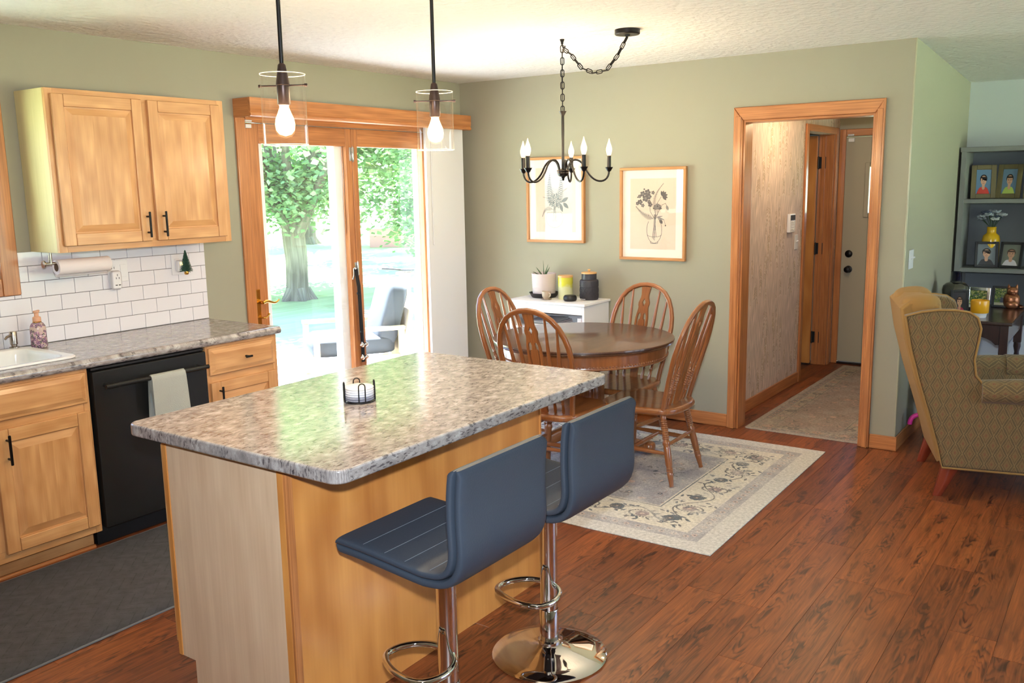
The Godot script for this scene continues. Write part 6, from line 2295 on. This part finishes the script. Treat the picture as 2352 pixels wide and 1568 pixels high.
func build_living() -> void:
	# bookcase
	var g: Material = mats.shelf_grey
	var x0 := 3.338
	var x1 := 4.14
	var zb := -1.925
	var zf := -1.61
	var bc := thing("bookcase", "tall grey bookcase against the living room wall", "bookcase")
	part(bc, "side", MB.new().bb(V(x0, 0, zb), V(x0 + 0.035, 1.83, zf), 0.002), g)
	part(bc, "side", MB.new().bb(V(x1 - 0.035, 0, zb), V(x1, 1.83, zf), 0.002), g)
	part(bc, "top", MB.new().bb(V(x0 - 0.006, 1.83, zb), V(x1 + 0.006, 1.865, zf + 0.006), 0.003, 0), g)
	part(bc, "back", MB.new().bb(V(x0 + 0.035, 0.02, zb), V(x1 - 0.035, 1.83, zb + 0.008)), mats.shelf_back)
	for y in [0.05, 0.52, 0.965, 1.465]:
		part(bc, "shelf", MB.new().bb(V(x0 + 0.035, y, zb + 0.008), V(x1 - 0.035, y + 0.03, zf - 0.004), 0.002, 0), g)
	var bronze_m := mat(col(112, 100, 66), 0.45, 0.3)
	var sk := col(206, 158, 130)
	var pa := portrait(col(96, 128, 160), col(206, 58, 44), col(40, 30, 26), sk)
	var pb := portrait(col(104, 132, 158), col(176, 196, 96), col(48, 36, 30), sk)
	var pc := portrait(col(46, 42, 50), col(30, 30, 36), col(70, 48, 38), sk, true)
	photo_frame("photo_frame", "bronze double photo frame with red and green shirts on the bookcase", V(3.395, 1.496, -1.74), 0.0, [pa, pb], 0.165, 0.245, 0.034, bronze_m)
	photo_frame("photo_frame", "bronze photo frame with dark portrait at the frame's right edge", V(3.735, 1.496, -1.74), 0.0, [pc], 0.19, 0.25, 0.036, bronze_m)
	var pd := portrait(col(110, 116, 122), col(50, 50, 56), col(36, 30, 28), sk)
	var pe := portrait(col(120, 122, 110), col(230, 222, 224), col(70, 48, 36), sk)
	photo_frame("photo_frame", "black double photo frame before the yellow vase on the bookcase", V(3.46, 0.996, -1.69), 0.0, [pd, pe], 0.155, 0.19, 0.018, mats.black, 0.2)
	# yellow vase with flowers
	var vs := thing("flower_vase", "yellow bottle vase of grey-white flowers on the bookcase", "vase", V(3.545, 0.996, -1.80))
	part(vs, "vase", MB.new().lathe([Vector2(0.001, 0), Vector2(0.052, 0), Vector2(0.058, 0.01), Vector2(0.060, 0.20), Vector2(0.054, 0.228), Vector2(0.034, 0.244), Vector2(0.031, 0.25), Vector2(0.031, 0.288), Vector2(0.034, 0.292), Vector2(0.028, 0.292), Vector2(0.026, 0.25)], 36), mats.yellow)
	var rg := RandomNumberGenerator.new()
	rg.seed = 17
	var fm := [mat(col(190, 198, 200), 0.8), mat(col(112, 124, 140), 0.8), mat(col(214, 218, 214), 0.8)]
	for k in 13:
		var a := k * 2.4
		var rr := 0.092 * sqrt(k / 13.0)
		var c := V(cos(a) * rr, 0.315 + 0.085 * sqrt(1.0 - rr * rr / 0.0085) + rg.randf() * 0.015, sin(a) * rr * 0.8)
		var fl := MB.new()
		for p in 9:
			var pa2 := TAU * p / 9.0 + k
			fl.at(c + V(cos(pa2) * 0.018, 0.004 * (p % 3), sin(pa2) * 0.018), V(rg.randf_range(-0.6, 0.6), pa2, rg.randf_range(-0.6, 0.6))).pillow(Vector3.ZERO, V(0.016, 0.006, 0.011), 1.0, 8, 5)
		fl.at(Vector3.ZERO)
		var o := part(vs, "flower", fl, fm[k % 3])
		part(o, "stem", MB.new().tube([V(0, 0.22, 0), V(c.x * 0.3, 0.30, c.z * 0.3), c], 0.002, 5), mats.leafg)
	# side table with a shaped apron
	var dx0 := 3.35
	var dx1 := 3.845
	var dz0 := -1.50
	var dz1 := -0.615
	var dk := thing("side_table", "dark mahogany side table behind the armchair", "table")
	var wd: Material = mats.desk_wood
	part(dk, "top", MB.new().slab(rrect((dx0 + dx1) / 2, (dz0 + dz1) / 2, dx1 - dx0, dz1 - dz0, 0.006, 2), 0.728, 0.75, 0.006, 3), wd)
	var ap := PackedVector2Array()
	ap.append(Vector2(dx0 + 0.05, 0.728)); ap.append(Vector2(dx0 + 0.05, 0.60))
	for i in 13:
		var s := i / 12.0
		ap.append(Vector2(lerpf(dx0 + 0.09, dx1 - 0.09, s), 0.60 + 0.055 * pow(sin(PI * s), 0.6)))
	ap.append(Vector2(dx1 - 0.05, 0.60)); ap.append(Vector2(dx1 - 0.05, 0.728))
	part(dk, "apron", MB.new().prism(ap, dz1 - 0.045, dz1 - 0.025), wd)
	part(dk, "apron", MB.new().prism(ap, dz0 + 0.025, dz0 + 0.045), wd)
	for x in [dx0 + 0.035, dx1 - 0.05]:
		part(dk, "apron", MB.new().bb(V(x, 0.60, dz0 + 0.05), V(x + 0.018, 0.728, dz1 - 0.05)), wd)
	for x in [dx0 + 0.045, dx1 - 0.045]:
		for z in [dz0 + 0.045, dz1 - 0.045]:
			var pr := [Vector2(0.001, 0), Vector2(0.014, 0), Vector2(0.02, 0.04), Vector2(0.014, 0.07)]
			for k in 6:
				pr.append(Vector2(0.019, 0.10 + k * 0.06)); pr.append(Vector2(0.015, 0.13 + k * 0.06))
			pr.append(Vector2(0.024, 0.47)); pr.append(Vector2(0.022, 0.50))
			part(dk, "leg", MB.new().at(V(x, 0, z)).lathe(pr, 14).at(V(x, 0.615, z)).box(Vector3.ZERO, V(0.05, 0.23, 0.05), 0.002), wd)
	single("storage_cabinet", MB.new().bb(V(3.40, 0.0, -1.60), V(4.25, 0.60, -1.545), 0.004), mats.white_wall_obj, "low white panel standing behind the mahogany table", "panel")
	# things on the table
	var Y := 0.75
	var bv := thing("dark_vase", "glossy black vase on the mahogany table", "vase", V(3.455, Y, -0.98))
	part(bv, "body", MB.new().lathe([Vector2(0.001, 0), Vector2(0.055, 0), Vector2(0.062, 0.02), Vector2(0.082, 0.11), Vector2(0.086, 0.15), Vector2(0.080, 0.18), Vector2(0.06, 0.198), Vector2(0.04, 0.204), Vector2(0.036, 0.212)], 40), varnish(mat(col(30, 24, 22), 0.15), 1.0, 0.03))
	part(bv, "neck", MB.new().lathe([Vector2(0.036, 0.208), Vector2(0.034, 0.27), Vector2(0.038, 0.275), Vector2(0.032, 0.275), Vector2(0.030, 0.21)], 6), mat(col(20, 22, 34), 0.1))
	photo_frame("photo_frame", "black photo frame leaning by the black vase on the mahogany table", V(3.46, Y, -0.80), 0.35, [portrait(col(60, 60, 64), col(190, 60, 90), col(60, 44, 36), sk)], 0.11, 0.17, 0.016, mats.black, 0.18)
	photo_frame("photo_frame", "silver photo frame behind the yellow mug", V(3.50, Y, -1.12), -0.1, [garden_photo(4)], 0.15, 0.16, 0.022, mats.silver, 0.12)
	photo_frame("photo_frame", "black framed garden photo beside the copper cat", V(3.63, Y, -1.36), -0.05, [garden_photo(8)], 0.12, 0.15, 0.016, mats.black, 0.12)
	var mg := thing("planter_mug", "yellow ceramic pot with a white foot on the mahogany table", "pot", V(3.632, Y, -0.80))
	part(mg, "foot", MB.new().lathe([Vector2(0.001, 0), Vector2(0.040, 0), Vector2(0.042, 0.004), Vector2(0.046, 0.024), Vector2(0.052, 0.030)], 36), mats.white_gloss)
	part(mg, "bowl", MB.new().lathe([Vector2(0.051, 0.029), Vector2(0.0545, 0.034), Vector2(0.0555, 0.108), Vector2(0.054, 0.112), Vector2(0.050, 0.110), Vector2(0.048, 0.04), Vector2(0.001, 0.036)], 40), mats.yellow2)
	var cat := thing("cat_figurine", "copper cat figurine on the mahogany table", "figurine", V(3.755, Y, -1.36), 0.2)
	var copper := mat(col(150, 96, 66), 0.3, 0.7)
	part(cat, "body", MB.new().pillow(V(0, 0.052, -0.01), V(0.052, 0.058, 0.055), 0.8, 22, 14).pillow(V(0, 0.025, 0.035), V(0.040, 0.028, 0.025), 0.8, 18, 10).pillow(V(0, 0.118, 0.012), V(0.036, 0.032, 0.034), 0.9, 20, 12).pillow(V(0, 0.108, 0.043), V(0.014, 0.010, 0.010), 1.0, 12, 8), copper)
	for s in [-1, 1]:
		part(cat, "ear", MB.new().at(V(s * 0.022, 0.142, 0.010), V(0, 0, -s * 0.2)).lathe([Vector2(0.013, -0.006), Vector2(0.008, 0.012), Vector2(0.001, 0.026)], 8), copper)
	part(cat, "tail", MB.new().tube(bez(V(0.03, 0.012, -0.05), V(0.08, 0.012, -0.03), V(0.08, 0.012, 0.03), V(0.045, 0.014, 0.05), 10), [0.010, 0.010, 0.010, 0.010, 0.010, 0.009, 0.009, 0.008, 0.008, 0.007, 0.004], 8), copper)
	build_armchair()
	# toy behind the armchair
	var ty := thing("toy_hook", "bright pink curved toy on the floor behind the armchair", "toy", V(3.43, 0.0, -0.22), 0.3)
	part(ty, "body", MB.new().pillow(V(0.06, 0.08, 0), V(0.05, 0.08, 0.05), 0.6, 18, 12), mat(col(40, 60, 70), 0.6))
	part(ty, "hook", MB.new().tube(bez(V(-0.07, 0.13, 0), V(-0.07, 0.19, 0), V(-0.03, 0.20, 0), V(0.06, 0.20, 0), 12), 0.014, 12), mats.pink)
	part(ty, "rod", MB.new().tube([V(0.06, 0.20, 0), V(0.06, 0.12, 0)], 0.012, 10), mats.white_plastic)
	var bg := thing("black_bag", "slim black bag standing behind the armchair", "bag", V(3.47, 0.0, -0.42), 0.1)
	part(bg, "bag", MB.new().pillow(V(0, 0.21, 0), V(0.05, 0.21, 0.12), 0.5, 22, 14), mats.black)
	part(bg, "strap", MB.new().tube(bez(V(0, 0.40, -0.06), V(0, 0.56, -0.05), V(0, 0.56, 0.05), V(0, 0.40, 0.06), 12), 0.008, 8), mats.black)

func build_armchair() -> void:
	var c := thing("wing_armchair", "olive patterned wing armchair at the right edge, seen from behind", "armchair", V(3.62, 0, 0.41), deg_to_rad(108.0))
	var fb: Material = mats.fabric
	var plain: Material = mats.fabric_plain
	var sd := PackedVector2Array([Vector2(-0.02, 0.165), Vector2(0.40, 0.155), Vector2(0.74, 0.165), Vector2(0.75, 0.50), Vector2(0.735, 0.57), Vector2(0.69, 0.60), Vector2(0.50, 0.598), Vector2(0.24, 0.59), Vector2(0.15, 0.61), Vector2(0.11, 0.66), Vector2(0.098, 0.74), Vector2(0.112, 0.84), Vector2(0.118, 0.90), Vector2(0.10, 0.955), Vector2(0.06, 0.982), Vector2(0.0, 0.990), Vector2(-0.08, 0.990), Vector2(-0.16, 0.978), Vector2(-0.235, 0.955), Vector2(-0.205, 0.80), Vector2(-0.155, 0.62), Vector2(-0.10, 0.45), Vector2(-0.05, 0.28)])
	for s in [-1, 1]:
		var b := MB.new()
		b.T = Transform3D(Basis(V(0, 0, 1), V(0, 1, 0), V(1, 0, 0)), Vector3.ZERO)
		b.prism(sd, s * 0.315 - 0.045, s * 0.315 + 0.045, 0.016)
		part(c, "side", b, fb)
		# cord round the outer edge of the wing and arm
		var cd := []
		for p in sd:
			cd.append(V(s * 0.352, p.y, p.x))
		part(c, "welt", MB.new().tube(cd, 0.006, 8, true), plain)
		# rolled arm
		part(c, "arm_roll", MB.new().tube([V(s * 0.335, 0.575, 0.14), V(s * 0.335, 0.58, 0.30), V(s * 0.335, 0.582, 0.60), V(s * 0.335, 0.575, 0.745)], [0.060, 0.066, 0.068, 0.066], 18), fb)
		part(c, "arm_cover", MB.new().tube([V(s * 0.335, 0.580, 0.38), V(s * 0.335, 0.580, 0.70)], [0.0735, 0.0735], 20), fb)
	# raked back: outer plain panel, inner upholstery and the buttoned top
	var bp := PackedVector2Array([Vector2(-0.03, 0.165), Vector2(0.12, 0.165), Vector2(0.06, 0.50), Vector2(-0.03, 0.90), Vector2(-0.06, 1.005), Vector2(-0.12, 1.035), Vector2(-0.20, 1.03), Vector2(-0.255, 0.985), Vector2(-0.225, 0.82), Vector2(-0.17, 0.62), Vector2(-0.115, 0.45), Vector2(-0.06, 0.28)])
	var b2 := MB.new()
	b2.T = Transform3D(Basis(V(0, 0, 1), V(0, 1, 0), V(1, 0, 0)), Vector3.ZERO)
	b2.prism(bp, -0.272, 0.272, 0.02)
	part(c, "back", b2, plain)
	part(c, "back_pad", MB.new().at(V(0, 0.66, -0.02), V(-0.24, 0, 0)).pillow(Vector3.ZERO, V(0.265, 0.30, 0.085), 0.45, 30, 18), fb)
	for s in [-1, 1]:
		part(c, "head_roll", MB.new().at(V(s * 0.14, 0.985, -0.145), V(-0.1, 0, s * 0.08)).pillow(Vector3.ZERO, V(0.145, 0.062, 0.10), 0.75, 24, 14), plain)
	part(c, "seat_base", MB.new().bb(V(-0.27, 0.165, 0.02), V(0.27, 0.33, 0.735), 0.015), fb)
	part(c, "seat_cushion", MB.new().pillow(V(0, 0.405, 0.42), V(0.268, 0.085, 0.35), 0.35, 32, 16), fb)
	for s in [-1, 1]:
		var r0 := []
		var r1 := []
		part(c, "leg", MB.new().loft([[V(s * 0.27, 0.175, 0.07), V(s * 0.335, 0.175, 0.07), V(s * 0.335, 0.175, -0.01), V(s * 0.27, 0.175, -0.01)], [V(s * 0.29, 0.0, -0.01), V(s * 0.325, 0.0, -0.01), V(s * 0.325, 0.0, -0.05), V(s * 0.29, 0.0, -0.05)]]), mats.leg_wood)
		part(c, "leg", MB.new().loft([[V(s * 0.27, 0.175, 0.72), V(s * 0.335, 0.175, 0.72), V(s * 0.335, 0.175, 0.65), V(s * 0.27, 0.175, 0.65)], [V(s * 0.28, 0.0, 0.70), V(s * 0.315, 0.0, 0.70), V(s * 0.315, 0.0, 0.665), V(s * 0.28, 0.0, 0.665)]]), mats.leg_wood)

# ---------------------------------------------------------------- plates, plugs and other small things
func build_small() -> void:
	var wp: Material = mats.white_plastic
	# plates on the tiles
	var p1 := thing("outlet_plate", "wide white outlet and switch plate behind the paper towel", "outlet", V(0.0095, 1.24, 3.0))
	part(p1, "plate", MB.new().bb(V(0, -0.058, -0.058), V(0.005, 0.058, 0.058), 0.002), wp)
	part(p1, "switch", MB.new().bb(V(0.005, -0.033, -0.046), V(0.008, 0.033, -0.013), 0.001), wp)
	part(p1, "receptacle", MB.new().bb(V(0.005, -0.033, 0.013), V(0.0075, 0.033, 0.046), 0.001), wp)
	var slot := mat(col(60, 58, 58), 0.8)
	for z in [0.023, 0.036]:
		part(p1, "slot", MB.new().bb(V(0.0074, 0.012, z - 0.0015), V(0.0078, 0.024, z + 0.0015)), slot)
	var ad := thing("usb_adapter", "white plug-in adapter with two charging slots on the tiles", "adapter", V(0.0165, 1.195, 3.03))
	part(ad, "body", MB.new().bb(V(0, -0.05, -0.029), V(0.038, 0.05, 0.029), 0.012), wp)
	for z in [0.009, -0.009]:
		part(ad, "port", MB.new().bb(V(0.0378, -0.028, z - 0.006), V(0.0386, -0.023, z + 0.006)), slot)
	for q in [[0.008, 0.012], [-0.008, 0.012], [0.0, 0.028]]:
		part(ad, "slot", MB.new().bb(V(0.0378, q[1] - 0.006, q[0] - 0.0015), V(0.0386, q[1] + 0.004, q[0] + 0.0015)), slot)
	var p2 := thing("outlet_plate", "single white outlet plate behind the little tree", "outlet", V(0.0095, 1.245, 2.64))
	part(p2, "plate", MB.new().bb(V(0, -0.058, -0.035), V(0.005, 0.058, 0.035), 0.002), wp)
	part(p2, "receptacle", MB.new().bb(V(0.005, -0.033, -0.016), V(0.0075, 0.033, 0.016), 0.001), wp)
	var nl := thing("tree_night_light", "tiny green frosted fir tree night light plugged in by the tiles", "night light", V(0.017, 1.245, 2.635))
	part(nl, "plug", MB.new().bb(V(0, -0.04, -0.02), V(0.03, 0.025, 0.02), 0.008), wp)
	var pot := part(nl, "gold_pot", MB.new().at(V(0.055, -0.055, -0.012)).lathe([Vector2(0.001, 0), Vector2(0.010, 0), Vector2(0.013, 0.008), Vector2(0.011, 0.018), Vector2(0.001, 0.018)], 14), mats.brass)
	var fir := MB.new()
	var rg := RandomNumberGenerator.new()
	rg.seed = 23
	for i in 130:
		var h := i / 130.0
		var a := i * 2.4
		var r := 0.034 * (1.0 - h) + 0.004
		var y := -0.038 + h * 0.115
		var st := V(0.055, y + 0.004, -0.012)
		fir.tube([st, st + V(cos(a) * r, -0.006, sin(a) * r)], [0.003, 0.0015], 4)
	part(nl, "branches", fir, mat(col(52, 90, 72), 0.8))
	part(nl, "bulb", MB.new().pillow(V(0.036, 0.005, 0.0), V(0.006, 0.009, 0.006), 1.0, 10, 8), glow(Color(1.0, 0.9, 0.6), 2.0))
	# dining wall outlet
	var p3 := thing("outlet_plate", "white outlet plate low on the dining wall behind the chairs", "outlet", V(1.943, 0.379, 0.001))
	part(p3, "plate", MB.new().bb(V(-0.035, -0.058, 0), V(0.035, 0.058, 0.005), 0.002), wp)
	part(p3, "receptacle", MB.new().bb(V(-0.016, -0.033, 0.005), V(0.016, 0.033, 0.0075), 0.001), wp)
	# living side switch and outlet
	var s1 := thing("light_switch", "white light switch on the living room side wall", "switch", V(WX + 0.001, 1.167, -0.155))
	part(s1, "plate", MB.new().bb(V(0, -0.058, -0.058), V(0.005, 0.058, 0.058), 0.002), wp)
	for z in [-0.022, 0.022]:
		part(s1, "toggle", MB.new().at(V(0.005, 0.004, z), V(0, 0, 0.5)).bb(V(-0.002, -0.005, -0.005), V(0.018, 0.005, 0.005), 0.002), wp)
	var p4 := thing("outlet_plate", "white outlet plate low on the living room side wall", "outlet", V(WX + 0.001, 0.378, -0.394))
	part(p4, "plate", MB.new().bb(V(0, -0.058, -0.035), V(0.005, 0.058, 0.035), 0.002), wp)
	part(p4, "receptacle", MB.new().bb(V(0.005, -0.033, -0.016), V(0.0075, 0.033, 0.016), 0.001), wp)
	# alarm keypad and switch in the hallway
	var k := thing("alarm_keypad", "white wall keypad with a dark display in the hallway", "keypad", V(2.201, 1.325, -1.30))
	part(k, "body", MB.new().bb(V(0, -0.072, -0.07), V(0.026, 0.072, 0.06), 0.005), wp)
	part(k, "display", MB.new().bb(V(0.0258, 0.022, -0.062), V(0.027, 0.062, 0.048)), slot)
	for i in 12:
		part(k, "button", MB.new().bb(V(0.0258, 0.002 - (i / 3) * 0.018, -0.05 + (i % 3) * 0.032), V(0.0285, 0.014 - (i / 3) * 0.018, -0.026 + (i % 3) * 0.032), 0.001), mats.white_gloss)
	var s2 := thing("light_switch", "white light switch below the hallway keypad", "switch", V(2.201, 1.168, -1.475))
	part(s2, "plate", MB.new().bb(V(0, -0.058, -0.035), V(0.005, 0.058, 0.035), 0.002), wp)
	part(s2, "toggle", MB.new().at(V(0.005, 0.004, 0), V(0, 0, 0.5)).bb(V(-0.002, -0.005, -0.005), V(0.018, 0.005, 0.005), 0.002), wp)
